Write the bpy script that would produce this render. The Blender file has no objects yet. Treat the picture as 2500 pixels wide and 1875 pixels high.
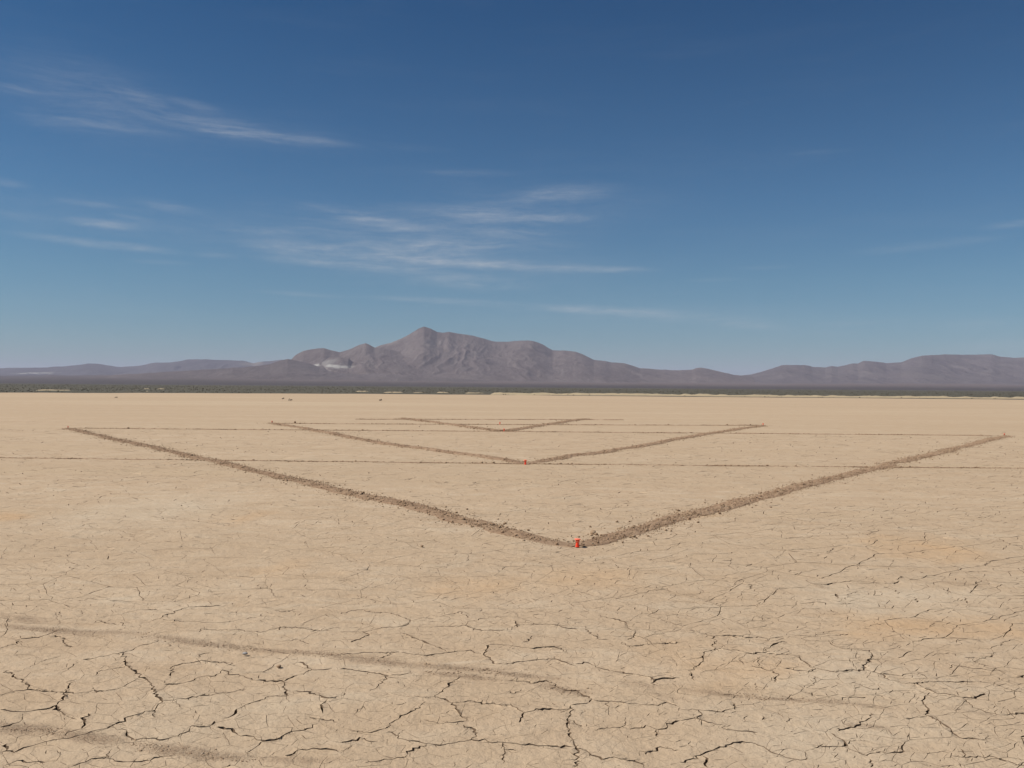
import bpy, math, random, time
import numpy as np
from mathutils import Vector, Matrix
from mathutils.geometry import delaunay_2d_cdt
T0 = time.time()
random.seed(7); rng = np.random.default_rng(7)
S = bpy.context.scene
COL = S.collection

# ------------------------------------------------------------------ camera
FPX = 2080.0                     # focal length in pixels of the 2500 px wide photograph
CAM_H = 2.0
PITCH = math.radians(0.18)
ROLL = 0.0075
cam_d = bpy.data.cameras.new("camera")
cam_d.sensor_width = 36.0
cam_d.lens = 36.0 * FPX / 2500.0
cam_d.clip_start = 0.1
cam_d.clip_end = 60000.0
cam = bpy.data.objects.new("camera", cam_d)
COL.objects.link(cam)
RM = Matrix.Rotation(math.pi / 2 + PITCH, 3, 'X') @ Matrix.Rotation(ROLL, 3, 'Z')
cam.matrix_world = Matrix.Translation((0, 0, CAM_H)) @ RM.to_4x4()
S.camera = cam
RN = np.array(RM)

# ------------------------------------------------------------------ sun and sky
SUN_EL = math.radians(50)
SUN_AZ = math.radians(-98)        # measured from the view direction, negative = left
sdir = Vector((math.sin(SUN_AZ) * math.cos(SUN_EL), math.cos(SUN_AZ) * math.cos(SUN_EL), math.sin(SUN_EL)))
sl = bpy.data.lights.new("sun", 'SUN')
sl.energy = 4.0
sl.angle = math.radians(0.53)
sl.color = (1.0, 0.955, 0.88)
sun = bpy.data.objects.new("sun", sl)
COL.objects.link(sun)
sun.rotation_euler = sdir.to_track_quat('Z', 'Y').to_euler()
sun.location = (0, 0, 50)

W = bpy.data.worlds.new("World")
S.world = W
W.use_nodes = True
S.view_settings.view_transform = 'Standard'
S.view_settings.look = 'None'
S.view_settings.gamma = 1.0
S.view_settings.exposure = 0.50
S.view_settings.use_curve_mapping = False


def ray(px, py):
    """direction (numpy) of a photograph pixel, scaled so that y = 1"""
    px = np.asarray(px, float); py = np.asarray(py, float)
    c = np.stack([(px - 1250) / FPX, (937.5 - py) / FPX, -np.ones_like(px)], -1)
    d = c @ RN.T
    return d / d[..., 1:2]


def gnd(px, py, z=0.0):
    d = ray(px, py)
    t = (z - CAM_H) / d[..., 2]
    return np.stack([d[..., 0] * t, t], -1)


# ------------------------------------------------------------------ node helpers
class NT:
    def __init__(s, tree):
        s.t = tree; s.n = tree.nodes; s.l = tree.links

    def put(s, sock, v):
        if isinstance(v, bpy.types.NodeSocket):
            s.l.new(v, sock)
        elif isinstance(v, (tuple, list)) and len(v) == 3 and sock.type == 'RGBA':
            sock.default_value = (*v, 1)
        else:
            sock.default_value = v

    def math(s, op, a, b=0.0, c=0.0, clamp=False):
        n = s.n.new('ShaderNodeMath'); n.operation = op; n.use_clamp = clamp
        s.put(n.inputs[0], a); s.put(n.inputs[1], b); s.put(n.inputs[2], c)
        return n.outputs[0]

    def vmath(s, op, a, b=(0, 0, 0)):
        n = s.n.new('ShaderNodeVectorMath'); n.operation = op
        s.put(n.inputs[0], a); s.put(n.inputs[1], b)
        return n.outputs['Value'] if op == 'LENGTH' else n.outputs['Vector']

    def mapping(s, v, loc=(0, 0, 0), rot=(0, 0, 0), sc=(1, 1, 1), typ='POINT'):
        n = s.n.new('ShaderNodeMapping'); n.vector_type = typ
        s.put(n.inputs['Vector'], v)
        if typ == 'POINT' or typ == 'TEXTURE':
            n.inputs['Location'].default_value = loc
        n.inputs['Rotation'].default_value = rot
        n.inputs['Scale'].default_value = sc
        return n.outputs[0]

    def noise(s, v, scale, detail=4, rough=0.55, dist=0.0, typ='FBM'):
        n = s.n.new('ShaderNodeTexNoise'); n.noise_dimensions = '3D'; n.noise_type = typ
        s.put(n.inputs['Vector'], v)
        n.inputs['Scale'].default_value = scale
        n.inputs['Detail'].default_value = detail
        n.inputs['Roughness'].default_value = rough
        n.inputs['Distortion'].default_value = dist
        return n.outputs['Fac']

    def rng(s, v, a, b, c=0.0, d=1.0, smooth=False):
        n = s.n.new('ShaderNodeMapRange')
        n.interpolation_type = 'SMOOTHSTEP' if smooth else 'LINEAR'
        s.put(n.inputs['Value'], v)
        n.inputs['From Min'].default_value = a; n.inputs['From Max'].default_value = b
        n.inputs['To Min'].default_value = c; n.inputs['To Max'].default_value = d
        return n.outputs[0]

    def mix(s, f, a, b, blend='MIX'):
        n = s.n.new('ShaderNodeMix'); n.data_type = 'RGBA'; n.blend_type = blend
        n.clamp_factor = True
        s.put(n.inputs[0], f); s.put(n.inputs[6], a); s.put(n.inputs[7], b)
        return n.outputs[2]

    def ellipse(s, v, c, half, ang, inner=0.0, outer=1.0):
        """soft mask of an ellipse; v is a vector socket, ang in radians"""
        m = s.mapping(v, (c[0], c[1], 0), (0, 0, ang), (half[0], half[1], 1e6), 'TEXTURE')
        return s.rng(s.vmath('LENGTH', m), outer, inner, 0, 1, True)

    def bump(s, h, strength, dist, nrm=None):
        n = s.n.new('ShaderNodeBump')
        n.inputs['Strength'].default_value = strength
        n.inputs['Distance'].default_value = dist
        s.put(n.inputs['Height'], h)
        if nrm is not None: s.put(n.inputs['Normal'], nrm)
        return n.outputs[0]


def new_mat(name, rough=0.95, spec=0.1):
    m = bpy.data.materials.new(name); m.use_nodes = True
    nt = NT(m.node_tree)
    b = m.node_tree.nodes['Principled BSDF']
    b.inputs['Roughness'].default_value = rough
    b.inputs['Specular IOR Level'].default_value = spec
    g = nt.n.new('ShaderNodeNewGeometry')
    return m, nt, b, g.outputs['Position']


# world: Nishita sky with thin cirrus wisps laid on the dome by direction
wt = NT(W.node_tree)
bg = W.node_tree.nodes['Background']
sky = wt.n.new('ShaderNodeTexSky')
sky.sky_type = 'NISHITA'; sky.sun_disc = False
sky.sun_elevation = SUN_EL; sky.sun_rotation = SUN_AZ
sky.altitude = 700; sky.air_density = 1.0; sky.dust_density = 0.6; sky.ozone_density = 1.6
tc = wt.n.new('ShaderNodeTexCoord').outputs['Generated']
sep = wt.n.new('ShaderNodeSeparateXYZ'); wt.l.new(tc, sep.inputs[0])
az = wt.math('ARCTAN2', sep.outputs[0], sep.outputs[1])
el = wt.math('ARCSINE', sep.outputs[2])
cmb = wt.n.new('ShaderNodeCombineXYZ')
wt.put(cmb.inputs[0], az); wt.put(cmb.inputs[1], el)
AE = cmb.outputs[0]
WISPS = [  # px, py, half width, half height, angle (deg, down to the right), strength
    (217, 232, 180, 85, 12, .24), (336, 227, 70, 12, 3, .22), (363, 249, 55, 12, 5, .35), (477, 257, 65, 13, 6, .3),
    (532, 309, 160, 24, 3, .46), (640, 333, 160, 14, 3, .45), (776, 344, 110, 11, 3, .42), (271, 306, 160, 12, 2, .35),
    (125, 296, 90, 22, 3, .25), (27, 216, 60, 13, 4, .25), (20, 447, 45, 12, 4, .4), (38, 526, 80, 11, 0, .3),
    (228, 499, 80, 9, 3, .28), (320, 528, 60, 9, 8, .28), (260, 547, 95, 13, 2, .65), (412, 505, 80, 16, 8, .25),
    (233, 595, 180, 11, 3, .65), (347, 604, 90, 10, 4, .45), (624, 564, 120, 12, 2, .5), (868, 526, 140, 18, 8, .45),
    (949, 550, 140, 20, 8, .42), (705, 606, 120, 22, 4, .5), (868, 621, 250, 20, 3, .62), (786, 642, 150, 13, 3, .6),
    (1030, 623, 190, 20, 4, .6), (922, 653, 190, 13, 2, .6), (390, 640, 80, 7, 0, .25), (520, 623, 60, 8, 0, .28),
    (738, 718, 120, 7, 2, .42), (1085, 735, 210, 9, 2, .55), (1146, 422, 120, 11, 0, .38), (1363, 474, 160, 26, -4, .48),
    (1225, 523, 220, 24, 1, .5), (1370, 534, 90, 14, 3, .3), (1233, 566, 120, 12, 1, .45), (1081, 599, 200, 22, 0, .55),
    (1262, 650, 310, 14, 2, .66), (1479, 657, 130, 9, 1, .5), (1153, 689, 180, 24, 3, .45), (1421, 756, 230, 12, 1.5, .85),
    (1681, 776, 220, 16, 4, .5), (1819, 794, 110, 11, 4, .38), (2267, 598, 160, 13, -3, .42), (2477, 548, 70, 10, -3, .42),
    (1862, 653, 80, 6, 0, .22), (1739, 683, 80, 6, 0, .2), (2383, 790, 80, 14, -3, .3), (2440, 841, 110, 14, -3, .32),
    (2086, 789, 110, 8, -2, .22), (2006, 816, 100, 8, -2, .2), (2000, 371, 80, 6, 0, .2), (1000, 360, 120, 10, 2, .14),
    (1000, 610, 520, 100, 4, .42), (1180, 550, 330, 60, 2, .3), (1350, 500, 360, 60, 0, .2), (250, 250, 320, 110, 8, .12), (600, 320, 300, 40, 3, .2), (300, 540, 330, 60, 3, .18), (1500, 770, 700, 50, 2, .14)]
acc = None
for (cx, cy, hw, hh, an, st) in WISPS:
    d = ray(cx, cy); n = d / np.linalg.norm(d)
    m = wt.ellipse(AE, (math.atan2(n[0], n[1]), math.asin(n[2])), (hw / FPX, hh / FPX), -math.radians(an), 0.0, 1.25)
    m = wt.math('MULTIPLY', m, st)
    acc = m if acc is None else wt.math('ADD', acc, m)
warp = wt.n.new('ShaderNodeTexNoise'); wt.put(warp.inputs['Vector'], wt.mapping(AE, sc=(8, 26, 1)))
warp.inputs['Scale'].default_value = 1.0; warp.inputs['Detail'].default_value = 3
AEw = wt.vmath('ADD', AE, wt.vmath('MULTIPLY', wt.vmath('SUBTRACT', warp.outputs['Color'], (.5, .5, .5)), (0.05, 0.022, 0)))
f1 = wt.noise(wt.mapping(AEw, rot=(0, 0, 0.05), sc=(9, 95, 1)), 1.0, 8, 0.62)
f2 = wt.noise(wt.mapping(AEw, rot=(0, 0, 0.45), sc=(60, 190, 1)), 1.0, 6, 0.65)
f3 = wt.noise(wt.mapping(AEw, rot=(0, 0, -0.12), sc=(26, 260, 1)), 1.0, 6, .7)
fib = wt.math('ADD', wt.rng(f1, .30, .70, .08, 1.2), wt.math('MULTIPLY', wt.rng(f2, .35, .75), .5))
fib = wt.math('MULTIPLY', fib, wt.rng(f3, .28, .66, .45, 1.35))
veil = wt.rng(wt.noise(wt.mapping(AEw, loc=(3, 1, 0), sc=(3.5, 26, 1)), 1.0, 6, .6), .52, .85, 0, .12)
cl = wt.math('ADD', wt.math('MULTIPLY', acc, fib), veil)
cl = wt.math('MULTIPLY', cl, 0.32, clamp=True)
ramp = wt.n.new('ShaderNodeValToRGB')          # the camera's own contrast and blue: same factor all round, by height only
wt.put(ramp.inputs[0], wt.math('MAXIMUM', sep.outputs[2], 0.0))
cr = ramp.color_ramp
cr.elements[0].position = 0.0; cr.elements[0].color = (0.43, 0.60, 0.73, 1)
cr.elements[1].position = 0.60; cr.elements[1].color = (0.09, 0.34, 0.56, 1)
e_ = cr.elements.new(0.12); e_.color = (0.355, 0.60, 0.71, 1)
e_ = cr.elements.new(0.21); e_.color = (0.28, 0.555, 0.71, 1)
e_ = cr.elements.new(0.40); e_.color = (0.12, 0.40, 0.60, 1)
skyc = wt.vmath('MULTIPLY', sky.outputs[0], ramp.outputs[0])
col = wt.mix(cl, skyc, (5.6, 5.9, 6.3))
wt.put(bg.inputs['Color'], col)
bg.inputs['Strength'].default_value = 0.0640


# ------------------------------------------------------------------ numpy noise
def _hash(ix, iy, seed):
    h = (ix.astype(np.int64) * 374761393 + iy.astype(np.int64) * 668265263 + seed * 1442695041) & 0xffffffff
    h = ((h ^ (h >> 13)) * 1274126177) & 0xffffffff
    h = (h ^ (h >> 16)) & 0xffffffff
    return h / 4294967295.0


def vnoise(x, y, seed=0):
    x = np.asarray(x, float); y = np.asarray(y, float)
    ix = np.floor(x); iy = np.floor(y); fx = x - ix; fy = y - iy
    fx = fx * fx * fx * (fx * (fx * 6 - 15) + 10); fy = fy * fy * fy * (fy * (fy * 6 - 15) + 10)
    a = _hash(ix, iy, seed); b = _hash(ix + 1, iy, seed); c = _hash(ix, iy + 1, seed); d = _hash(ix + 1, iy + 1, seed)
    return (a * (1 - fx) + b * fx) * (1 - fy) + (c * (1 - fx) + d * fx) * fy


def fbm(x, y, seed=0, octv=4, gain=.5):
    s = 0; a = 1; t = 0
    for i in range(octv):
        s = s + a * vnoise(x * 2 ** i + 17.3 * i, y * 2 ** i + 9.1 * i, seed + i); t += a; a *= gain
    return s / t


def ridged(x, y, seed=0, octv=4, gain=.5):
    s = 0; a = 1; t = 0
    for i in range(octv):
        s = s + a * (1 - np.abs(2 * vnoise(x * 2.1 ** i + 5.7 * i, y * 2.1 ** i + 3.3 * i, seed + i) - 1)); t += a; a *= gain
    return s / t


# ------------------------------------------------------------------ object helpers
def tag(o, label=None, cat=None, group=None, kind=None):
    if label: o['label'] = label
    if cat: o['category'] = cat
    if group: o['group'] = group
    if kind: o['kind'] = kind
    return o


def mesh_np(name, V, F, mats, midx=None, smooth=None):
    """V (n,3) array, F (m,3) or (m,4) int array"""
    me = bpy.data.meshes.new(name)
    F = np.asarray(F, np.int32); k = F.shape[1]
    me.vertices.add(len(V)); me.vertices.foreach_set('co', np.asarray(V, np.float32).ravel())
    me.loops.add(F.size); me.loops.foreach_set('vertex_index', F.ravel())
    me.polygons.add(len(F))
    me.polygons.foreach_set('loop_start', np.arange(0, F.size, k, dtype=np.int32))
    for m in mats: me.materials.append(m)
    if midx is not None: me.polygons.foreach_set('material_index', np.asarray(midx, np.int32))
    if smooth is not None:
        me.polygons.foreach_set('use_smooth', np.broadcast_to(np.asarray(smooth, bool), (len(F),)).copy())
    me.update(calc_edges=True)
    return me


def link(name, me, parent=None):
    o = bpy.data.objects.new(name, me); COL.objects.link(o)
    if parent is not None: o.parent = parent
    return o


def empty(name, loc=(0, 0, 0)):
    o = bpy.data.objects.new(name, None); COL.objects.link(o); o.location = loc
    o.empty_display_size = 0.2
    return o


def grid_faces(nr, nc):
    i = np.arange(nr - 1)[:, None] * nc + np.arange(nc - 1)[None, :]
    return np.stack([i, i + 1, i + nc + 1, i + nc], -1).reshape(-1, 4)


# ------------------------------------------------------------------ materials: playa
def P(px, py):
    g = gnd(px, py); return (float(g[0]), float(g[1]))


def seg_ellipse(nt, v, p, q, halfw, inner=0.0, outer=1.0):
    c = ((p[0] + q[0]) / 2, (p[1] + q[1]) / 2)
    L = math.hypot(q[0] - p[0], q[1] - p[1]) / 2
    return nt.ellipse(v, c, (L, halfw), math.atan2(q[1] - p[1], q[0] - p[0]), inner, outer)


playa, pn, pb, ppos = new_mat("playa_clay")
big = pn.noise(ppos, 0.05, 4, .5)
mid = pn.noise(ppos, 0.9, 5, .6)
fine = pn.noise(ppos, 9.0, 6, .65)
grain = pn.noise(ppos, 90.0, 3, .7)
stre = pn.noise(pn.mapping(ppos, rot=(0, 0, 0.02), sc=(0.03, 0.35, 1)), 1.0, 6, .6)
c = pn.mix(pn.rng(mid, .3, .7), (0.452, 0.332, 0.219), (0.506, 0.383, 0.260))
c = pn.mix(pn.rng(big, .35, .65, 0, .5), c, (0.46, 0.328, 0.212))
mott = pn.noise(pn.mapping(ppos, rot=(0, 0, .3), sc=(1.4, 2.6, 1)), 1.0, 7, .68, .8)
c = pn.mix(pn.rng(mott, .50, .68, 0, .6), c, (0.56, 0.46, 0.335))
c = pn.mix(pn.rng(mott, .48, .32, 0, .6), c, (0.385, 0.268, 0.165))
c = pn.mix(pn.rng(fine, .25, .75, 0, .35), c, (0.35, 0.26, 0.175))
c = pn.mix(pn.rng(fine, .58, .8, 0, .5), c, (0.56, 0.46, 0.34))
patch = pn.noise(pn.mapping(ppos, rot=(0, 0, -.04), sc=(0.012, 0.06, 1)), 1.0, 5, .6, .6)
c = pn.mix(pn.rng(patch, .5, .7, 0, .55), c, (0.40, 0.30, 0.20))
c = pn.mix(pn.rng(patch, .48, .3, 0, .5), c, (0.52, 0.41, 0.28))
c = pn.mix(pn.rng(stre, .35, .72, 0, .75), c, (0.405, 0.295, 0.192))
c = pn.mix(pn.rng(stre, .55, .8, 0, .35), c, (0.53, 0.41, 0.265))
c = pn.mix(pn.rng(grain, .3, .7, 0.16, 0), c, (0.24, 0.17, 0.11))
# pale salt film patches and orange silt stains
warpn = pn.n.new('ShaderNodeTexNoise'); pn.put(warpn.inputs['Vector'], ppos)
warpn.inputs['Scale'].default_value = 0.8; warpn.inputs['Detail'].default_value = 5
wpos = pn.vmath('ADD', ppos, pn.vmath('MULTIPLY', pn.vmath('SUBTRACT', warpn.outputs['Color'], (.5, .5, .5)), (2.4, 1.5, 0)))
orange = None
for (a, b, hw, st) in [(P(2010, 1318), P(2520, 1365), .55, .8), (P(2080, 1310), P(2330, 1335), .5, .5), (P(1960, 1480), P(2420, 1560), .33, .75),
                       (P(2150, 1510), P(2600, 1550), .3, .6), (P(-100, 1262), P(90, 1262), .5, .8), (P(540, 1258), P(660, 1265), .5, .55),
                       (P(1250, 1400), P(1660, 1440), .45, .5), (P(1080, 1424), P(1330, 1440), .4, .5), (P(1600, 1255), P(1780, 1260), .4, .35),
                       (P(1650, 1560), P(1900, 1720), .35, .4), (P(600, 1380), P(760, 1400), .5, .45)]:
    m = pn.math('MULTIPLY', seg_ellipse(pn, wpos, a, b, hw * 2.0), st)
    orange = m if orange is None else pn.math('MAXIMUM', orange, m)
orange = pn.math('MULTIPLY', orange, pn.rng(mid, .25, .6, .5, 1))
c = pn.mix(pn.math('MULTIPLY', orange, .75), c, (0.47, 0.295, 0.155))
pale = None
for (a, b, hw, st) in [(P(150, 1235), P(650, 1250), 1.6, .5), (P(1850, 1440), P(2500, 1470), .5, .5), (P(1700, 1600), P(2500, 1680), .5, .45),
                       (P(250, 1470), P(420, 1480), .35, .35), (P(1500, 1750), P(2500, 1800), .5, .35), (P(200, 1700), P(900, 1750), .5, .2)]:
    m = pn.math('MULTIPLY', seg_ellipse(pn, wpos, a, b, hw * 1.9), st * .85)
    pale = m if pale is None else pn.math('MAXIMUM', pale, m)
pale = pn.math('MULTIPLY', pale, pn.rng(fine, .3, .65, .3, 1))
c = pn.mix(pale, c, (0.52, 0.44, 0.33))
# loose brown dirt left along two old wheel tracks
w2 = pn.n.new('ShaderNodeTexNoise'); pn.put(w2.inputs['Vector'], ppos)
w2.inputs['Scale'].default_value = 3.0; w2.inputs['Detail'].default_value = 4
tpos = pn.vmath('ADD', ppos, pn.vmath('MULTIPLY', pn.vmath('SUBTRACT', w2.outputs['Color'], (.5, .5, .5)), (.16, .12, 0)))
track = None
A_ = lambda x, y: P(x * .3752, 1400 + y * .3752)
B_ = lambda x, y: P(830 + x * .3752, 1400 + y * .3752)
C_ = lambda x, y: P(1660 + x * .3797, 1400 + y * .3797)
for (a, b, hw, st) in [(A_(-60, 265), A_(360, 320), .085, .8), (A_(-120, 325), A_(760, 412), .09, 1.0), (A_(360, 375), A_(960, 395), .075, .8),
                       (A_(900, 400), A_(1700, 500), .085, 1.0), (A_(1500, 480), A_(2180, 530), .06, .85), (A_(1900, 505), B_(480, 590), .07, .7),
                       (B_(-60, 545), B_(560, 610), .07, .9), (B_(420, 590), B_(1060, 640), .07, .9), (B_(500, 640), B_(1090, 700), .055, .9),
                       (B_(900, 640), B_(1420, 690), .06, .9), (B_(1250, 715), B_(1640, 790), .06, .85), (B_(1750, 700), B_(2212, 760), .07, .35),
                       (B_(1900, 760), C_(150, 850), .05, .4), (C_(-20, 745), C_(520, 800), .045, .7), (C_(420, 795), C_(860, 815), .045, .8),
                       (C_(700, 800), C_(1150, 850), .05, .8), (C_(1050, 845), C_(1420, 880), .045, .55), (C_(980, 965), C_(1380, 1005), .05, .7),
                       (C_(1650, 860), C_(2150, 940), .045, .4), (A_(-200, 975), A_(420, 1040), .085, 1.0), (A_(300, 1030), A_(900, 1110), .085, 1.0),
                       (A_(850, 1110), A_(1500, 1190), .08, .95), (A_(1150, 1160), A_(1650, 1225), .07, .9), (A_(1600, 1215), B_(60, 1230), .05, .6),
                       (C_(830, 60), C_(960, 100), .06, .7), (C_(1600, 50), C_(1950, 75), .1, .5)]:
    m = pn.math('MULTIPLY', seg_ellipse(pn, tpos, a, b, hw * 1.05, .2, 1.3), st)
    track = m if track is None else pn.math('MAXIMUM', track, m)
track = pn.math('MULTIPLY', track, pn.rng(pn.noise(ppos, 26.0, 6, .75), .36, .6, .1, .95))
c = pn.mix(track, c, (0.345, 0.238, 0.155))
pn.put(pb.inputs['Base Color'], c)
hgt = pn.math('ADD', pn.math('MULTIPLY', fine, 1.0), pn.math('MULTIPLY', grain, .16))
hgt = pn.math('ADD', hgt, pn.math('MULTIPLY', mid, 2.2))
hgt = pn.math('ADD', hgt, pn.math('MULTIPLY', mott, .8))
hgt = pn.math('ADD', hgt, pn.math('MULTIPLY', pn.math('MULTIPLY', track, grain), .6))
pn.put(pb.inputs['Normal'], pn.bump(hgt, 1.0, 0.022))

dug, dn, db, dpos = new_mat("dug_soil")
dc = dn.mix(dn.rng(dn.noise(dpos, 16.0, 5, .7), .3, .7), (0.205, 0.130, 0.080), (0.33, 0.222, 0.142))
dc = dn.mix(dn.rng(dn.noise(dpos, 1.3, 3, .5), .45, .75, 0, .5), dc, (0.35, 0.25, 0.165))
dn.put(db.inputs['Base Color'], dc)
dn.put(db.inputs['Normal'], dn.bump(dn.noise(dpos, 60.0, 5, .7), 0.9, 0.012))

clodm, cn, cb, cpos = new_mat("clod_clay")
oi = cn.n.new('ShaderNodeObjectInfo').outputs['Random']
cc = cn.mix(cn.rng(cn.noise(cpos, 7.0, 2, .5), .35, .65), (0.20, 0.125, 0.075), (0.38, 0.265, 0.168))
cc = cn.mix(cn.rng(cn.noise(cpos, 25.0, 2, .5), .62, .72), cc, (0.50, 0.40, 0.29))
cn.put(cb.inputs['Base Color'], cc)
cn.put(cb.inputs['Normal'], cn.bump(cn.noise(cpos, 70.0, 4, .6), 0.7, 0.01))

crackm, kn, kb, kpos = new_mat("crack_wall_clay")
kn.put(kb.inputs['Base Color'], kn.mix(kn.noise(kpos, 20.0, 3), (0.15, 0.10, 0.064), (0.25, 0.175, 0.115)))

# ------------------------------------------------------------------ crack network
TR_A = [
    ("m", "0,795 60,768 180,748 290,758 400,765 560,770 680,762 770,748 830,715 900,680"),
    ("w", "800,520 820,600 880,635 910,665 940,685 985,715 990,745 1020,790 1045,815 1022,862 1010,885"),
    ("w", "1010,885 930,912 840,935 770,965 700,1005 620,1020 520,1050 440,1075 370,1080 300,1095 230,1115 160,1135 90,1165 40,1155 0,1165"),
    ("w", "40,1155 45,1110"), ("m", "0,1262 60,1245 110,1225 180,1238 300,1240"),
    ("w", "575,915 545,965 530,1010"), ("m", "530,1010 440,1030 430,1060"),
    ("m", "480,700 450,735 410,775 415,805 370,850"), ("w", "370,850 380,890 440,925"), ("t", "440,925 500,950"),
    ("m", "370,850 300,875 200,888 130,895 0,890"), ("m", "150,925 120,965 60,985 0,1000"),
    ("m", "20,630 60,640 100,680 150,690 165,715 180,748"), ("m", "0,490 60,470 110,460 125,430 200,420 270,410 340,385 375,375"),
    ("m", "360,400 420,420 410,440 430,470 480,480"), ("t", "90,635 150,630 260,575 330,555 400,535"),
    ("t", "400,650 450,620 480,590 510,570"), ("m", "540,560 620,550 700,540 790,520 850,500 910,470 980,460 1050,435"),
    ("t", "620,660 660,630 760,618 820,605"), ("t", "640,290 780,265 900,235 1030,240"),
    ("m", "975,310 1040,295 1060,275 1110,265 1160,240 1230,220 1330,215 1440,205"),
    ("t", "1060,295 1170,315 1290,312 1400,320 1480,315 1540,305 1640,290 1700,280 1710,260"),
    ("m", "1110,665 1115,610 1170,590 1250,580 1310,565 1360,570 1430,582 1500,575"),
    ("m", "1070,722 1150,715 1240,700 1270,680 1330,665 1400,660 1450,630 1520,655 1600,670 1660,690"),
    ("w", "1660,690 1720,690 1780,695 1840,700 1900,675 1940,660"), ("m", "1940,660 1990,645 2030,625 2000,600 1970,580 1930,575"),
    ("w", "1840,700 1850,740 1880,790"), ("m", "1880,790 1800,795"), ("m", "2030,625 2100,625 2160,618"),
    ("m", "1880,790 1750,795 1680,825 1600,850 1545,875"), ("w", "1545,875 1520,915 1450,945"),
    ("w", "1395,960 1365,995"), ("m", "1365,995 1300,1005 1250,995 1200,1040 1130,1065 1060,1085 960,1075 870,1078 840,1060 820,1020"),
    ("w", "1415,1000 1500,1010 1520,1030 1550,1050"), ("m", "1550,1050 1620,1060 1720,1090 1820,1075 1850,1055 1930,1025 2000,1005 2070,980"),
    ("t", "1720,1090 1660,1135 1600,1170"), ("m", "1050,825 1130,820 1250,795 1400,775 1500,765 1600,745"),
    ("m", "1900,760 1990,770 2090,800 2130,820 2212,800"), ("m", "2130,825 2090,860 2090,890 2100,915"),
    ("t", "2010,935 2100,945 2200,970"), ("w", "1855,1195 1910,1185 1940,1155"), ("m", "1940,1155 2060,1145 2120,1150 2160,1155 2200,1170"),
    ("m", "460,1262 560,1230 600,1215 700,1210 750,1225 860,1230 980,1220 1000,1200 1130,1190"), ("t", "980,1225 910,1262"),
    ("w", "1480,1262 1500,1250"), ("t", "700,1210 710,1165 740,1145"), ("m", "1010,885 1015,935"), ("t", "610,320 650,300 665,320 760,335"),
    ("m", "780,320 820,345"), ("t", "1300,380 1310,360 1560,365 1700,385 1850,350"), ("t", "1510,400 1540,380"),
    ("t", "230,225 240,215"), ("t", "390,245 390,285"), ("m", "1290,545 1310,520 1360,515"), ("m", "1500,575 1530,600"),
    ("t", "1430,840 1370,820"), ("t", "1750,95 1790,150 1850,155"), ("m", "1780,240 1880,245 1920,232"), ("m", "1800,375 1850,355 1970,360 2150,375"),
    ("t", "1820,440 1920,425 2010,460"), ("t", "830,1020 700,1000"), ("t", "1150,820 1185,870")]
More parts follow.
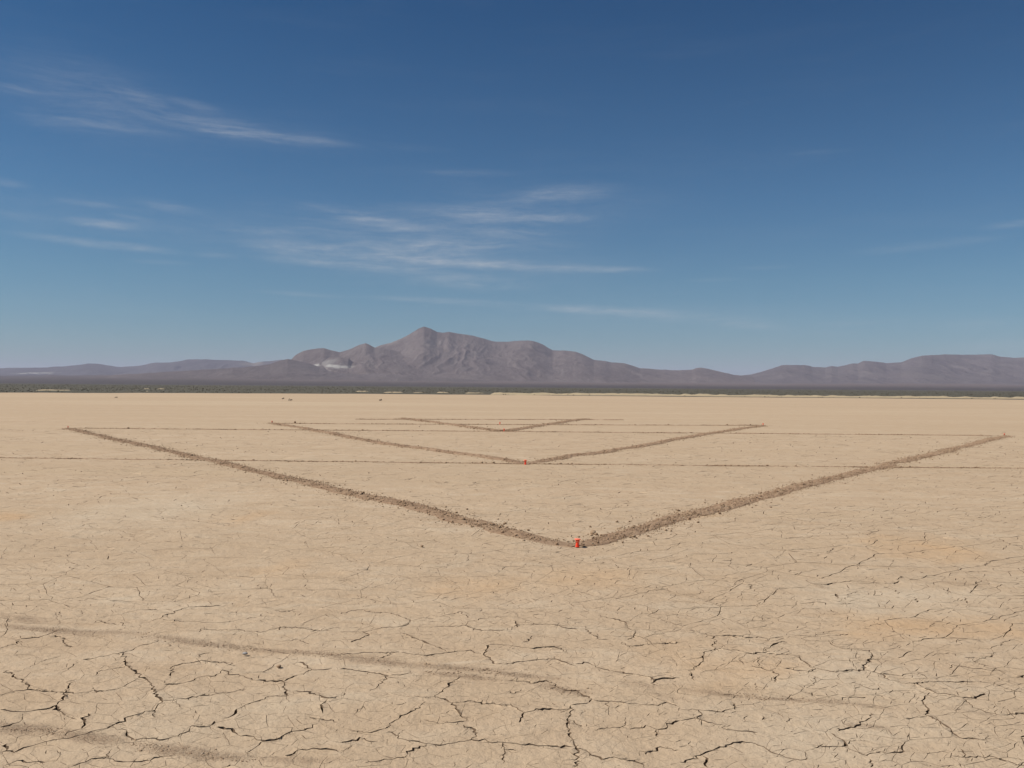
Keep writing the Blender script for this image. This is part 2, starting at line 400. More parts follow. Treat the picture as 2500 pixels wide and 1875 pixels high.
TR_B = [
    ("m", "0,265 60,245 140,235 230,255 300,250 350,265 400,280 460,300 440,330 370,345 270,350 200,370 150,380 0,378"),
    ("m", "150,380 190,395 130,430 70,450"), ("t", "460,345 600,345 720,342 810,340 850,310 940,295 1060,285"),
    ("m", "810,340 870,355 920,370 1000,375 1070,372"), ("t", "640,280 740,265 785,250 840,290"), ("w", "1130,310 1155,355"),
    ("t", "1160,340 1260,330 1380,335 1450,355 1550,365"), ("w", "1195,450 1230,435 1250,405"),
    ("m", "400,390 440,405 500,430 560,455 620,475 700,510"),
    ("m", "0,525 200,515 400,518 500,530 560,540 620,525 700,515 790,508 850,505 900,525"), ("m", "255,555 310,540 335,510"),
    ("m", "970,465 1100,468 1140,480 1200,488 1280,490 1370,485 1440,490 1480,525"),
    ("w", "970,470 945,510 940,535 980,555 1010,590"), ("m", "1010,590 1100,592 1190,578 1250,570 1320,565 1400,560 1450,580 1530,600"),
    ("m", "1530,590 1620,580 1700,615 1780,630 1900,655 1980,670 2050,695"), ("w", "2212,672 2120,680 2050,695 2025,715 2040,730"),
    ("m", "1400,560 1395,545"), ("m", "0,620 80,620 120,630 200,642 280,655 320,665 280,700"), ("t", "280,700 240,740 190,770"),
    ("m", "320,665 390,660 460,645"), ("m", "800,675 760,695 725,715 700,745 665,765 640,790"), ("w", "640,790 620,808"),
    ("m", "480,810 620,808 680,820 735,845"), ("w", "735,845 755,890 790,930 825,960"), ("t", "825,960 720,972 640,980 540,955"),
    ("m", "735,845 850,830 930,848 1000,845 1050,865 1110,865 1155,885 1200,910 1260,900 1350,885 1500,888"),
    ("w", "1200,910 1175,945 1165,975"), ("m", "1090,705 1200,703 1240,715 1340,700 1390,712"),
    ("w", "1420,745 1480,755 1560,760"), ("w", "1560,760 1600,795 1640,820 1620,845"), ("m", "1390,712 1420,745"),
    ("m", "1620,845 1500,862"), ("w", "1500,862 1500,920 1480,945"), ("m", "1480,945 1530,970 1570,1000"),
    ("w", "1480,945 1480,990 1500,1020 1490,1060 1520,1100 1540,1140 1545,1190 1560,1225 1520,1262"),
    ("m", "1640,825 1740,835 1850,850 1980,862 2070,865 2120,840 2212,875"),
    ("m", "0,1110 80,1095 160,1080 200,1100 240,1095"), ("m", "160,1045 230,1030 290,1015"), ("w", "290,1015 320,980 380,950"),
    ("m", "380,950 440,915 490,895"), ("w", "490,895 520,870"), ("t", "520,870 560,840"), ("t", "60,1025 160,1045"),
    ("m", "310,1030 350,1045 400,1080 480,1095 560,1110 680,1115 760,1105 855,1085 960,1100 1060,1105 1150,1112 1260,1115 1380,1125 1520,1130"),
    ("m", "855,1085 880,1050 870,1010 800,985"), ("m", "560,1110 480,1145 440,1185"), ("m", "440,1185 400,1210 290,1220 250,1235 160,1245"),
    ("m", "1540,1140 1600,1155 1660,1190 1700,1215 1780,1200 1850,1215 1960,1235 1970,1262"),
    ("t", "1860,935 1860,985 1760,1005 1680,1010 1650,1030"), ("m", "1860,1000 1950,1000 2020,995 2060,1015 2120,1010 2130,975 2212,960"),
    ("m", "1990,1175 2060,1130 2120,1130 2212,1145"), ("m", "2060,1015 2065,1060"), ("t", "1740,835 1745,880 1760,930"),
    ("t", "1680,275 1760,290"), ("m", "1760,290 1860,320 1870,350 1920,370 1925,400 1870,430"),
    ("m", "1925,400 2000,425 2030,455 2130,450 2212,440"), ("m", "2030,455 1940,470 1870,475 1840,450"),
    ("m", "1600,360 1640,400 1690,430 1750,435"), ("m", "1060,1105 1070,1150 1060,1200 1065,1240"), ("t", "1110,770 1140,785 1180,760"),
    ("t", "740,1262 740,1230"), ("t", "430,1262 430,1190"), ("w", "0,800 15,775"), ("t", "1380,850 1400,860"), ("t", "360,860 420,845"),
    ("t", "1570,920 1590,890"), ("t", "2000,780 2060,820 2110,840"), ("t", "1070,1150 1150,1160"), ("t", "100,910 150,870")]
TR_C = [
    ("m", "420,72 460,70 455,95"), ("t", "210,45 300,50 370,70 460,72 480,65"),
    ("m", "800,40 860,68 930,70 1010,58 1100,48 1200,55 1300,65 1380,62 1430,20"), ("t", "1430,20 1480,35 1560,52 1620,65 1690,92"),
    ("m", "1690,92 1740,120 1820,135"), ("m", "1310,80 1390,105 1410,130"), ("t", "1150,112 1090,130 1060,165"),
    ("t", "770,190 900,185 1000,195 1100,190"), ("t", "60,360 130,380"), ("m", "130,380 220,405 320,402 440,412 540,408"),
    ("m", "220,405 235,435 210,455 220,490 150,505 150,540 140,570 90,605 80,640 70,660 90,690"),
    ("m", "220,485 350,490 440,508 550,505 600,460 680,435"), ("t", "440,510 380,550 410,590"),
    ("m", "550,508 700,520 765,525 775,555 820,585 870,610 850,630 750,625 670,605"),
    ("m", "955,430 980,455 1050,485 1140,485 1220,495 1240,530 1210,560 1180,590 1180,618 1080,620 1000,635 920,620 870,610"),
    ("t", "700,385 750,400 900,405 1010,395 1090,385"), ("m", "460,595 530,615 600,625 625,660 620,700"),
    ("m", "1180,618 1260,630 1310,645 1310,665 1380,690 1450,710 1530,710 1600,700 1700,695 1900,695"),
    ("m", "1310,640 1400,650 1540,648 1580,665 1600,680"), ("m", "1530,710 1600,755 1660,780 1760,790 1820,800 1900,800 1960,770"),
    ("m", "1820,800 1880,850 1960,890 2050,910 2110,910 2212,900"),
    ("w", "1570,780 1565,830 1580,860 1600,885 1590,920"), ("w", "1590,920 1650,945 1720,985 1760,1025 1790,1050 1850,1060 1920,1070"),
    ("m", "1920,1070 1980,1080"), ("t", "1590,925 1500,930 1440,935"), ("m", "0,950 60,942 130,945 180,965 265,972 300,1000 400,1015 500,1025"),
    ("m", "130,945 130,885"), ("t", "0,880 130,885 240,890 330,875"),
    ("m", "0,1215 60,1195 130,1165 190,1140 290,1112 340,1090 400,1085 480,1095 560,1125 590,1145 660,1170 720,1190 770,1198 820,1180"),
    ("w", "150,1170 165,1205 180,1250"), ("m", "970,1025 1000,1045 1040,1060 1065,1090 1045,1110 980,1110 860,1120"),
    ("m", "1100,1070 1045,1110 1120,1140 1200,1165 1240,1150 1380,1145 1440,1140 1415,1085"),
    ("m", "1020,1010 1080,990 1160,965"), ("m", "1160,965 1210,940 1220,900"), ("t", "870,700 850,720 770,725"), ("t", "860,660 870,700"),
    ("m", "1000,700 1040,720"), ("m", "1220,1190 1225,1245"), ("m", "2212,650 2160,665"), ("t", "1900,695 2020,705 2100,740 2212,770"),
    ("t", "1730,610 1760,590 1860,605 1960,620 2100,625"), ("t", "1350,470 1380,450 1440,445"), ("t", "1650,520 1740,515 1830,525"),
    ("t", "1830,545 1950,550 2060,510"), ("t", "2060,465 2080,440 2150,425"), ("t", "1700,1200 1740,1175"),
    ("m", "1740,1175 1850,1185 1990,1175 2060,1195 2140,1215 2212,1235"), ("m", "1800,1130 1840,1170 1855,1210"),
    ("t", "1980,1040 1970,1100"), ("m", "530,945 530,915"), ("t", "410,955 440,915"), ("t", "690,960 720,930"),
    ("t", "850,780 930,790 1020,820 1070,795 1200,795"), ("m", "335,830 355,880"), ("m", "850,790 845,765"), ("m", "500,540 510,600"),
    ("m", "1240,750 1280,735"), ("t", "1100,700 1240,745"), ("t", "1850,540 1960,600 2090,640"), ("t", "480,700 500,760"), ("m", "1510,150 1525,180"),
    ("m", "970,230 985,250"), ("t", "880,265 915,300"), ("m", "1830,150 1850,190"), ("t", "430,295 550,300"), ("t", "480,260 560,305")]
# upper middle ground, photograph pixels
TR_P = [("m", "1960,1348 2020,1349 2036,1338"), ("t", "1850,1325 1900,1342 1960,1348"), ("t", "1690,1352 1770,1352 1790,1348"),
        ("t", "1150,1248 1160,1258"), ("m", "1916,1262 1960,1272"), ("t", "1680,1290 1700,1300"), ("m", "2435,1314 2485,1333"),
        ("t", "360,1262 460,1268 560,1283"), ("t", "290,1295 330,1308"), ("t", "2220,1268 2300,1285"), ("t", "1485,1245 1520,1234"),
        ("m", "2040,1450 2050,1462"), ("t", "1400,1372 1450,1376 1480,1372"), ("m", "1503,1378 1512,1388"), ("t", "1640,1372 1700,1380"),
        ("t", "1030,1261 1040,1265 1100,1262"), ("t", "960,1263 1045,1266"), ("t", "1060,1266 1150,1265"), ("t", "610,1165 660,1180")]
WID = {"w": .0115, "m": .0078, "t": .0050}
lines = []          # (xy array, width array)


def roughen(p, step, amp, seed):
    """resample an xy polyline finely and jitter it sideways"""
    out = [p[0]]
    r = np.random.default_rng(seed)
    for a, b in zip(p[:-1], p[1:]):
        L = np.hypot(*(b - a)); n = max(1, int(L / step))
        nrm = np.array([-(b - a)[1], (b - a)[0]]) / max(L, 1e-9)
        for i in range(1, n + 1):
            q = a + (b - a) * i / n
            if i < n: q = q + nrm * r.normal(0, amp)
            else: q = q + r.normal(0, amp * .3, 2)
            out.append(q)
    return np.array(out)


def add_line(p, w, taper=True):
    n = len(p)
    w = np.array(w, float)
    if taper and n > 2: w[0] *= .25; w[-1] *= .25
    lines.append((p, w))


sd = 0
traced_pts = []
for lst, ox, sc_ in ((TR_A, 0, .3752), (TR_B, 830, .3752), (TR_C, 1660, .3797), (TR_P, 0, None)):
    for k, s in lst:
        q = np.array([[float(v) for v in t.split(',')] for t in s.split()])
        if sc_: q = np.stack([ox + q[:, 0] * sc_, 1400 + q[:, 1] * sc_], -1)
        g = gnd(q[:, 0], q[:, 1])
        D = g[:, 1].mean()
        sd += 1
        p = roughen(g, .022 * max(1, D / 7), .0088 * max(1, D / 8), sd)
        r = np.random.default_rng(sd + 999)
        m = r.random(len(p) + 2); m = np.convolve(m, [.25, .5, .25], 'valid')
        ang = np.gradient(p, axis=0)
        across = np.abs(ang[:, 0]) / (np.hypot(ang[:, 0], ang[:, 1]) + 1e-9)      # 1 = runs left-right
        w = WID[k] * (D / 6.5) ** .35 * (.45 + 2.1 * m ** 2.2)
        lines_w = w * (1.0 + .75 * across)
        add_line(p, lines_w)
        if k != 't' or D < 7:                 # short side spurs where the lip has torn
            for j in range(1, len(p) - 1):
                if r.random() < (.22 if k == 't' else .34):
                    dv = p[j + 1] - p[j - 1]; aa = math.atan2(dv[1], dv[0]) + r.choice([-1, 1]) * r.uniform(.5, 1.5)
                    Ls = r.uniform(.012, .055) * max(1, D / 7)
                    q1 = p[j] + np.array([math.cos(aa), math.sin(aa)]) * Ls * .5; aa += r.normal(0, .5)
                    q2 = q1 + np.array([math.cos(aa), math.sin(aa)]) * Ls * .5
                    lines.append((np.array([p[j], q1, q2]), np.array([.0034, .0026, .0005]) * max(1, D / 7)))
        traced_pts.append(p)
traced_pts = np.concatenate(traced_pts)
# coarse lookup of traced cracks
tcell = set()
for x, y in traced_pts:
    for dx in (-1, 0, 1):
        for dy in (-1, 0, 1): tcell.add((int(math.floor(x / .12)) + dx, int(math.floor(y / .12)) + dy))


def voronoi_uv(sp, u0, u1, v0, v1, seed, jit=.42):
    """edges of a jittered Voronoi net in (x/y, ln y) space"""
    r = np.random.default_rng(seed)
    nu = int((u1 - u0) / sp) + 1; nv = int((v1 - v0) / (sp * .87)) + 1
    pts = []
    for j in range(nv):
        for i in range(nu):
            pts.append((u0 + (i + .5 * (j % 2) + r.uniform(-jit, jit)) * sp, v0 + (j + r.uniform(-jit, jit)) * sp * .87))
    out = delaunay_2d_cdt([Vector(p) for p in pts], [], [], 0, 1e-9)
    vs = np.array([tuple(v) for v in out[0]]); fs = np.array(out[2])
    A, B, C2 = vs[fs[:, 0]], vs[fs[:, 1]], vs[fs[:, 2]]
    d = 2 * (A[:, 0] * (B[:, 1] - C2[:, 1]) + B[:, 0] * (C2[:, 1] - A[:, 1]) + C2[:, 0] * (A[:, 1] - B[:, 1]))
    a2, b2, c2 = (A ** 2).sum(1), (B ** 2).sum(1), (C2 ** 2).sum(1)
    cc_ = np.stack([(a2 * (B[:, 1] - C2[:, 1]) + b2 * (C2[:, 1] - A[:, 1]) + c2 * (A[:, 1] - B[:, 1])) / d,
                    (a2 * (C2[:, 0] - B[:, 0]) + b2 * (A[:, 0] - C2[:, 0]) + c2 * (B[:, 0] - A[:, 0])) / d], -1)
    em = {}
    res = []
    for fi, f in enumerate(fs):
        for k in range(3):
            key = tuple(sorted((int(f[k]), int(f[(k + 1) % 3]))))
            if key in em:
                p, q = cc_[em[key]], cc_[fi]
                if np.hypot(*(p - q)) < 3 * sp and u0 < p[0] < u1 and v0 < p[1] < v1 and u0 < q[0] < u1 and v0 < q[1] < v1:
                    res.append((p, q))
            else: em[key] = fi
    return res


def uv2xy(p): y = math.exp(p[1]); return np.array([p[0] * y, y])


UM = 1.0
# primary net: closes the plates, mostly hairline
for (p, q) in voronoi_uv(.078, -UM, UM, math.log(3.15), math.log(12.5), 5):
    a, b = uv2xy(p), uv2xy(q)
    sd += 1
    D = (a[1] + b[1]) / 2
    g = roughen(np.array([a, b]), .055 * max(1, D / 6), .009, sd)
    mx, my = (a + b) / 2
    zone = vnoise(mx * .5 + 40, my * .5, 3)
    right = min(1, max(0, (mx - .6) / 1.2))
    w0 = .0030 + .0026 * right + .0030 * max(0, zone - .35)
    if (int(math.floor(mx / .12)), int(math.floor(my / .12))) in tcell: w0 = .0009
    w0 *= 1 + .4 * abs(b[0] - a[0]) / (np.hypot(*(b - a)) + 1e-9)
    r = rng.random(len(g))
    w = w0 * (.5 + 1.3 * r ** 1.5)
    w = np.maximum(w, .0008)
    lines.append((g, w))
# middle net: small plates, thin and partly open
for (p, q) in voronoi_uv(.036, -.92, .92, math.log(3.3), math.log(15), 8, .46):
    a, b = uv2xy(p), uv2xy(q); m = (a + b) / 2; L = np.hypot(*(b - a))
    rgt = min(1, max(0, (m[0] - .4) / 1.5))
    zone = fbm(m[0] * .6 + 9, m[1] * .4, 55, 3)
    if L < .02 or random.random() > .52 + .28 * rgt + 1.6 * (zone - .45): continue
    sd += 1; D = m[1]
    t0, t1 = (0, 1) if random.random() < .6 else (random.uniform(0, .3), random.uniform(.6, 1))
    g = roughen(np.array([a + (b - a) * t0, a + (b - a) * t1]), .05 * max(1, D / 7), .006 * max(1, D / 7), sd)
    w = (.0026 + .0010 * rgt) * (D / 7) ** .6 * (.4 + 1.3 * rng.random(len(g)) ** 1.4) * (1 + .25 * abs(b[0] - a[0]) / L)
    lines.append((g, w))
# secondary, broken hairline cracks
for (p, q) in voronoi_uv(.0160, -.86, .86, math.log(3.3), math.log(38), 11, .48):
    a, b = uv2xy(p), uv2xy(q)
    D = (a[1] + b[1]) / 2
    L = np.hypot(*(b - a))
    if L < .03 * D / 8: continue
    m = (a + b) / 2
    zone = fbm(m[0] * .45, m[1] * .3, 21, 3)
    pr = .50 + 1.3 * (zone - .42)
    pr += .12 * min(1, max(0, (m[0] - 1) / 2)) * (D < 10)
    pr *= 1.0
    if random.random() > pr: continue
    t0 = random.uniform(0, .35); t1 = random.uniform(.6, 1)
    if random.random() < .25: t0, t1 = 0, 1
    sd += 1
    g = roughen(np.array([a + (b - a) * t0, a + (b - a) * t1]), L / 3.0, .0035 * D / 8, sd)
    n = len(g)
    w0 = random.choice((.0026, .0038, .0055, .0085)) * (D / 8) ** 1.05 * (.9 if D < 7 else 1)
    ab = abs(b[0] - a[0]) / L; w0 *= 1 + .2 * ab
    w = w0 * (.4 + .9 * rng.random(n)); w[0] *= .2; w[-1] *= .2
    lines.append((g, w))
# long faint cracks in the middle distance
for i in range(420):
    v = random.uniform(math.log(12), math.log(46)); y = math.exp(v); x = random.uniform(-.8, .8) * y
    n = random.randint(4, 9); a = random.choice((0, math.pi)) + random.gauss(0, .8)
    p = [np.array([x, y])]
    for k in range(n):
        a += random.gauss(0, .45); p.append(p[-1] + np.array([math.cos(a), math.sin(a)]) * .0085 * y)
    g = np.array(p)
    w = .0085 * (y / 12) ** 1.0 * (.3 + rng.random(len(g))); w[0] *= .2; w[-1] *= .2
    lines.append((g, w))
print('lines', len(lines), time.time() - T0)

# polylines -> strips of quads
quads = []; qw = []
for p, w in lines:
    d = np.gradient(p, axis=0)
    d /= (np.hypot(d[:, 0], d[:, 1])[:, None] + 1e-9)
    nrm = np.stack([-d[:, 1], d[:, 0]], -1)
    l = p + nrm * w[:, None] * .5; r = p - nrm * w[:, None] * .5
    q = np.stack([r[:-1], r[1:], l[1:], l[:-1]], 1)
    quads.append(q); qw.append((w[:-1] + w[1:]) * .5)
quads = np.concatenate(quads); qw = np.concatenate(qw)
quads = np.round(quads, 5)
qx0, qx1 = quads[..., 0].min(1), quads[..., 0].max(1)
qy0, qy1 = quads[..., 1].min(1), quads[..., 1].max(1)

ROWS = [3.0, 3.9, 4.7, 5.5, 6.4, 7.4, 8.6, 10.0, 11.8, 14.0, 17.0, 21.0, 27.0, 36.0, 48.0]


def clip(poly, ax, val, keep_gt):
    out = []
    n = len(poly)
    for i in range(n):
        a, b = poly[i], poly[(i + 1) % n]
        ia = (a[ax] >= val) if keep_gt else (a[ax] <= val)
        ib = (b[ax] >= val) if keep_gt else (b[ax] <= val)
        if ia: out.append(a)
        if ia != ib:
            lo, hi = (a, b) if (a[0], a[1]) < (b[0], b[1]) else (b, a)
            t = (val - lo[ax]) / (hi[ax] - lo[ax])
            p = [lo[0] + (hi[0] - lo[0]) * t, lo[1] + (hi[1] - lo[1]) * t]; p[ax] = val
            out.append((round(p[0], 5), round(p[1], 5)))
    return out


TV = []; TF = []; TS = []; TW = []; nv_tot = 0
for ri in range(len(ROWS) - 1):
    y0, y1 = ROWS[ri], ROWS[ri + 1]
    Wd = round(1.0 * y1 + .8, 3)
    rowsel = (qy1 > y0) & (qy0 < y1) & (qx1 > -Wd) & (qx0 < Wd)
    nq = int(rowsel.sum())
    ncol = max(1, int(round(nq / 1800)))
    xs = np.quantile((qx0[rowsel] + qx1[rowsel]) / 2, np.linspace(0, 1, ncol + 1)) if nq else np.array([-Wd, Wd])
    xs[0], xs[-1] = -Wd, Wd; xs = np.round(xs, 3)
    for ci in range(ncol):
        x0, x1 = float(xs[ci]), float(xs[ci + 1])
        sel = np.nonzero(rowsel & (qx1 > x0) & (qx0 < x1))[0]
        vid = {}; vl = []; fl = []; fw = []

        def gv(p):
            k = (round(p[0], 5), round(p[1], 5))
            if k not in vid: vid[k] = len(vl); vl.append(Vector(k))
            return vid[k]
        nx = 6
        fr = [gv((x0 + (x1 - x0) * i / nx, y0)) for i in range(nx + 1)] + [gv((x1, y1))] + [gv((x0, y1))]
        fl.append(fr); fw.append(0); fb = [None]
        for qi in sel:
            poly = [tuple(v) for v in quads[qi]]
            if qx0[qi] < x0: poly = clip(poly, 0, x0, True)
            if qx1[qi] > x1: poly = clip(poly, 0, x1, False)
            if qy0[qi] < y0: poly = clip(poly, 1, y0, True)
            if qy1[qi] > y1: poly = clip(poly, 1, y1, False)
            ids = []
            for v in poly:
                k = gv(v)
                if not ids or ids[-1] != k: ids.append(k)
            if len(ids) > 1 and ids[0] == ids[-1]: ids.pop()
            if len(ids) >= 3 and len(set(ids)) == len(ids):
                pa = [vl[k] for k in ids]
                if abs(sum(pa[k - 1].x * pa[k].y - pa[k].x * pa[k - 1].y for k in range(len(pa)))) > 1e-9:
                    fl.append(ids); fw.append(qw[qi]); fb.append((qx0[qi], qx1[qi], qy0[qi], qy1[qi]))
        sp = .10 * (y0 / 4) ** 1.1
        yy = y0 + sp * .6
        while yy < y1 - sp * .3:
            xx = x0 + sp * .6
            while xx < x1 - sp * .3:
                vl.append(Vector((round(xx + random.uniform(-.3, .3) * sp, 5), round(yy + random.uniform(-.3, .3) * sp, 5)))); xx += sp
            yy += sp
        res = delaunay_2d_cdt(vl, [], fl, 1, 1e-6)
        vs = np.array([(v.x, v.y) for v in res[0]]); fs = np.array(res[2], np.int64)
        cx_, cy_ = vs[fs].mean(1).T
        slit = np.zeros(len(fs), bool); sw = np.zeros(len(fs))
        for i, of in enumerate(res[5]):
            m = 0.0
            for k in of:
                if k > 0 and fw[k] > m and fb[k][0] <= cx_[i] <= fb[k][1] and fb[k][2] <= cy_[i] <= fb[k][3]: m = fw[k]
            if m > 0: slit[i] = True; sw[i] = m
        TV.append(vs); TF.append(fs + nv_tot); TS.append(slit); TW.append(sw); nv_tot += len(vs)
V2 = np.concatenate(TV); F = np.concatenate(TF); SL = np.concatenate(TS); SW = np.concatenate(TW)
print('cdt', len(V2), len(F), time.time() - T0)
key = np.round(V2 * 1e5).astype(np.int64)
_, first, inv = np.unique(key[:, 0] * 100000007 + key[:, 1], return_index=True, return_inverse=True)
inv = inv.ravel()
V2 = V2[first]; F = inv[F]
ok = (F[:, 0] != F[:, 1]) & (F[:, 1] != F[:, 2]) & (F[:, 2] != F[:, 0])
F = F[ok]; SL = SL[ok]; SW = SW[ok]
ar = np.cross(V2[F[:, 1]] - V2[F[:, 0]], V2[F[:, 2]] - V2[F[:, 0]])
F[ar < 0] = F[ar < 0][:, ::-1]
ar = np.abs(ar) * .5
# relief of the clay surface
x, y = V2[:, 0], V2[:, 1]
fade = np.clip((46 - y) / 14, 0, 1) * np.clip((1.0 * y + .4 - np.abs(x)) / 1.0, 0, 1)
Z = ((fbm(x * 1.1, y * 1.1, 31, 3) - .5) * .022 + (fbm(x * 4.5, y * 4.5, 37, 2) - .5) * .006) * fade
# per-vertex crack depth
dep = np.zeros(len(V2)); cnt = np.zeros(len(V2))
for k in range(3):
    np.add.at(dep, F[SL][:, k], SW[SL]); np.add.at(cnt, F[SL][:, k], 1)
dep = np.clip(dep / np.maximum(cnt, 1) * 5.0, .004, .065)
# lips of the wide cracks sag or curl a little
lip = np.where(cnt > 0, np.clip(dep - .02, 0, .05) * (vnoise(x * 7, y * 7, 77) - .45) * .35, 0)
Z = Z + lip * fade
# edges
NV = len(V2)
E = np.stack([F, np.roll(F, -1, axis=1)], -1).reshape(-1, 2)
ef = np.repeat(np.arange(len(F)), 3)
kf = E[:, 0] * NV + E[:, 1]; kr = E[:, 1] * NV + E[:, 0]
order = np.argsort(kf); pos = np.searchsorted(kf[order], kr); pos = np.clip(pos, 0, len(kf) - 1)
match = order[pos]; has = kf[match] == kr
nb = np.where(has, ef[match], -1)
# components of the top surface
comp = np.arange(len(F))
good = has & ~SL[ef] & ~SL[np.maximum(nb, 0)]
ea, eb = ef[good], nb[good]
while True:
    old = comp.copy()
    m = np.minimum(comp[ea], comp[eb])
    np.minimum.at(comp, ea, m); np.minimum.at(comp, eb, m)
    comp = comp[comp]; comp = comp[comp]
    if (comp == old).all(): break
comp[SL] = -1
top = ~SL
lab, ci = np.unique(comp[top], return_inverse=True)
ci = ci.ravel()
A_t = np.bincount(ci, ar[top])
cen = V2[F[top]].mean(1)
cxm = np.bincount(ci, cen[:, 0] * ar[top]) / A_t; cym = np.bincount(ci, cen[:, 1] * ar[top]) / A_t
vis = (A_t > .012) & (A_t < 2.5) & (cym < 13) & (np.abs(cxm) < .64 * cym + .1)
cand = np.nonzero(vis)[0]
scr = A_t[cand] / cym[cand] ** 3
cand = cand[np.argsort(-scr)][:290]
print('plates', len(cand), 'of', len(lab), time.time() - T0)
face_group = np.full(len(F), -1)
mp = np.full(len(lab), -1); mp[cand] = np.arange(len(cand))
face_group[top] = mp[ci]
# walls
wsel = has & SL[ef] & ~SL[np.maximum(nb, 0)]
WE = E[wsel]; WG = face_group[nb[wsel]]
flo_z = Z - dep


def build_piece(name, tf, we, sf, parent, mats):
    """top triangles, wall edges, slit floor triangles"""
    parts_v = []; parts_f = []; mi = []; sm = []; off = 0
    if len(tf):
        u, iv = np.unique(tf, return_inverse=True); iv = iv.reshape(tf.shape)
        parts_v.append(np.column_stack([V2[u], Z[u]])); parts_f.append(iv + off); mi.append(np.zeros(len(iv), int)); sm.append(np.ones(len(iv), bool)); off += len(u)
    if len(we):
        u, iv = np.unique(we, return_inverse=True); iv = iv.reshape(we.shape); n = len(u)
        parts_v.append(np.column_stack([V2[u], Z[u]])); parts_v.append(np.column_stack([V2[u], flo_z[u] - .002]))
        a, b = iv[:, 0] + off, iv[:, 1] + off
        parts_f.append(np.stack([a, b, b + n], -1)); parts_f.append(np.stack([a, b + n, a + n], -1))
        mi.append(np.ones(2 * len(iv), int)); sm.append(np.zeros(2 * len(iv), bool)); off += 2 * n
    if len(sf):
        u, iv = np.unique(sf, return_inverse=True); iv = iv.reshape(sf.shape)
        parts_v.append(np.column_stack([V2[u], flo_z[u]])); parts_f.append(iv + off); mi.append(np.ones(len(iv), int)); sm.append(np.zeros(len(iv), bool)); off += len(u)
    me = mesh_np(name, np.concatenate(parts_v), np.concatenate(parts_f), mats, np.concatenate(mi), np.concatenate(sm))
    return me


playa_root = empty("playa")
tag(playa_root, kind='structure')
g0 = face_group == -1
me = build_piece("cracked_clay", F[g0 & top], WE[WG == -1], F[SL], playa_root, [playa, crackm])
tag(link("cracked_clay", me, playa_root), kind='structure')
og = np.argsort(face_group[top], kind='stable'); fgs = face_group[top][og]; Ft = F[top][og]
wo = np.argsort(WG, kind='stable'); wgs = WG[wo]; Wt = WE[wo]
for g in range(len(cand)):
    a, b = np.searchsorted(fgs, g), np.searchsorted(fgs, g + 1)
    c0, c1 = np.searchsorted(wgs, g), np.searchsorted(wgs, g + 1)
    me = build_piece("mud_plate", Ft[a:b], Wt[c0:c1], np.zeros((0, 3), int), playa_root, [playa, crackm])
    link("mud_plate", me, playa_root)

# plain far sheet out to the shoreline and sideways fill
us = np.concatenate([[-6, -4, -2.5, -1.6, -1.1], np.linspace(-.8, .8, 500), [1.1, 1.6, 2.5, 4, 6]])
pxs = 1250 + us * FPX


def shore_y(u):
    px = 1250 + u * FPX
    py = np.interp(px, [0, 400, 900, 1300, 1700, 2100, 2500], [958.5, 959.5, 961.5, 964.5, 969, 972, 976])
    d = ray(np.clip(px, -200, 2700), py)
    r = -CAM_H / d[:, 2]
    r = r * (1 + .035 * (fbm(u * 14, u * 0, 51, 4) - .5) * 2)
    return r


SH = shore_y(us)
rowsf = []
for t in np.linspace(0, 1, 9):
    yy = 48 * (SH / 48) ** t
    rowsf.append(np.column_stack([us * yy, yy, np.zeros(len(us))]))
Vf = np.concatenate(rowsf); Ff = grid_faces(9, len(us))
sv = []; sf_ = []
rects = [(-288, -300, 288, 3.0)]
for ri in range(len(ROWS) - 1):
    Wd = round(1.0 * ROWS[ri + 1] + .8, 3)
    rects += [(-288, ROWS[ri], -Wd, ROWS[ri + 1]), (Wd, ROWS[ri], 288, ROWS[ri + 1])]
k = len(Vf)
for (a, b, c_, d_) in rects:
    sv += [(a, b, 0), (c_, b, 0), (c_, d_, 0), (a, d_, 0)]; sf_.append((k, k + 1, k + 2, k + 3)); k += 4
me = mesh_np("smooth_clay", np.concatenate([Vf, np.array(sv)]), np.concatenate([Ff, np.array(sf_)]), [playa])
tag(link("smooth_clay", me, playa_root), kind='structure')
print('playa', time.time() - T0)

# ------------------------------------------------------------------ far ground: shrub flat and bajada
flatm, fn, fb, fpos = new_mat("shrub_flat_soil")
fs1 = fn.noise(fn.mapping(fpos, sc=(.004, .012, 1)), 1.0, 6, .65)
fs2 = fn.noise(fpos, .25, 4, .7)
fc = fn.mix(fn.rng(fs1, .3, .7), (0.085, 0.077, 0.060), (0.130, 0.112, 0.084))
fc = fn.mix(fn.rng(fs2, .35, .65, 0, .7), fc, (0.066, 0.064, 0.045))
fn.put(fb.inputs['Base Color'], fc)

bajm, bn, bb, bpos = new_mat("bajada_gravel")
b1 = bn.noise(bn.mapping(bpos, sc=(.0009, .004, 1)), 1.0, 7, .62)
b2 = bn.noise(bn.mapping(bpos, sc=(.012, .02, .02)), 1.0, 5, .7)
bc = bn.mix(bn.rng(b1, .3, .7), (0.052, 0.043, 0.044), (0.090, 0.074, 0.070))
bc = bn.mix(bn.rng(b2, .35, .7, 0, .5), bc, (0.045, 0.043, 0.038))
bdep = bn.n.new('ShaderNodeSeparateXYZ'); bn.l.new(bpos, bdep.inputs[0])
up = bn.rng(bdep.outputs[1], 2700, 5200, 0, 1, True)
lf = bn.rng(bn.math('DIVIDE', bdep.outputs[0], bdep.outputs[1]), -.62, -.22, .25, 1, True)
bc = bn.mix(bn.math('MULTIPLY', up, lf), bc, bn.mix(b1, (0.105, 0.080, 0.073), (0.135, 0.106, 0.094)))
bn.put(bb.inputs['Base Color'], bc)

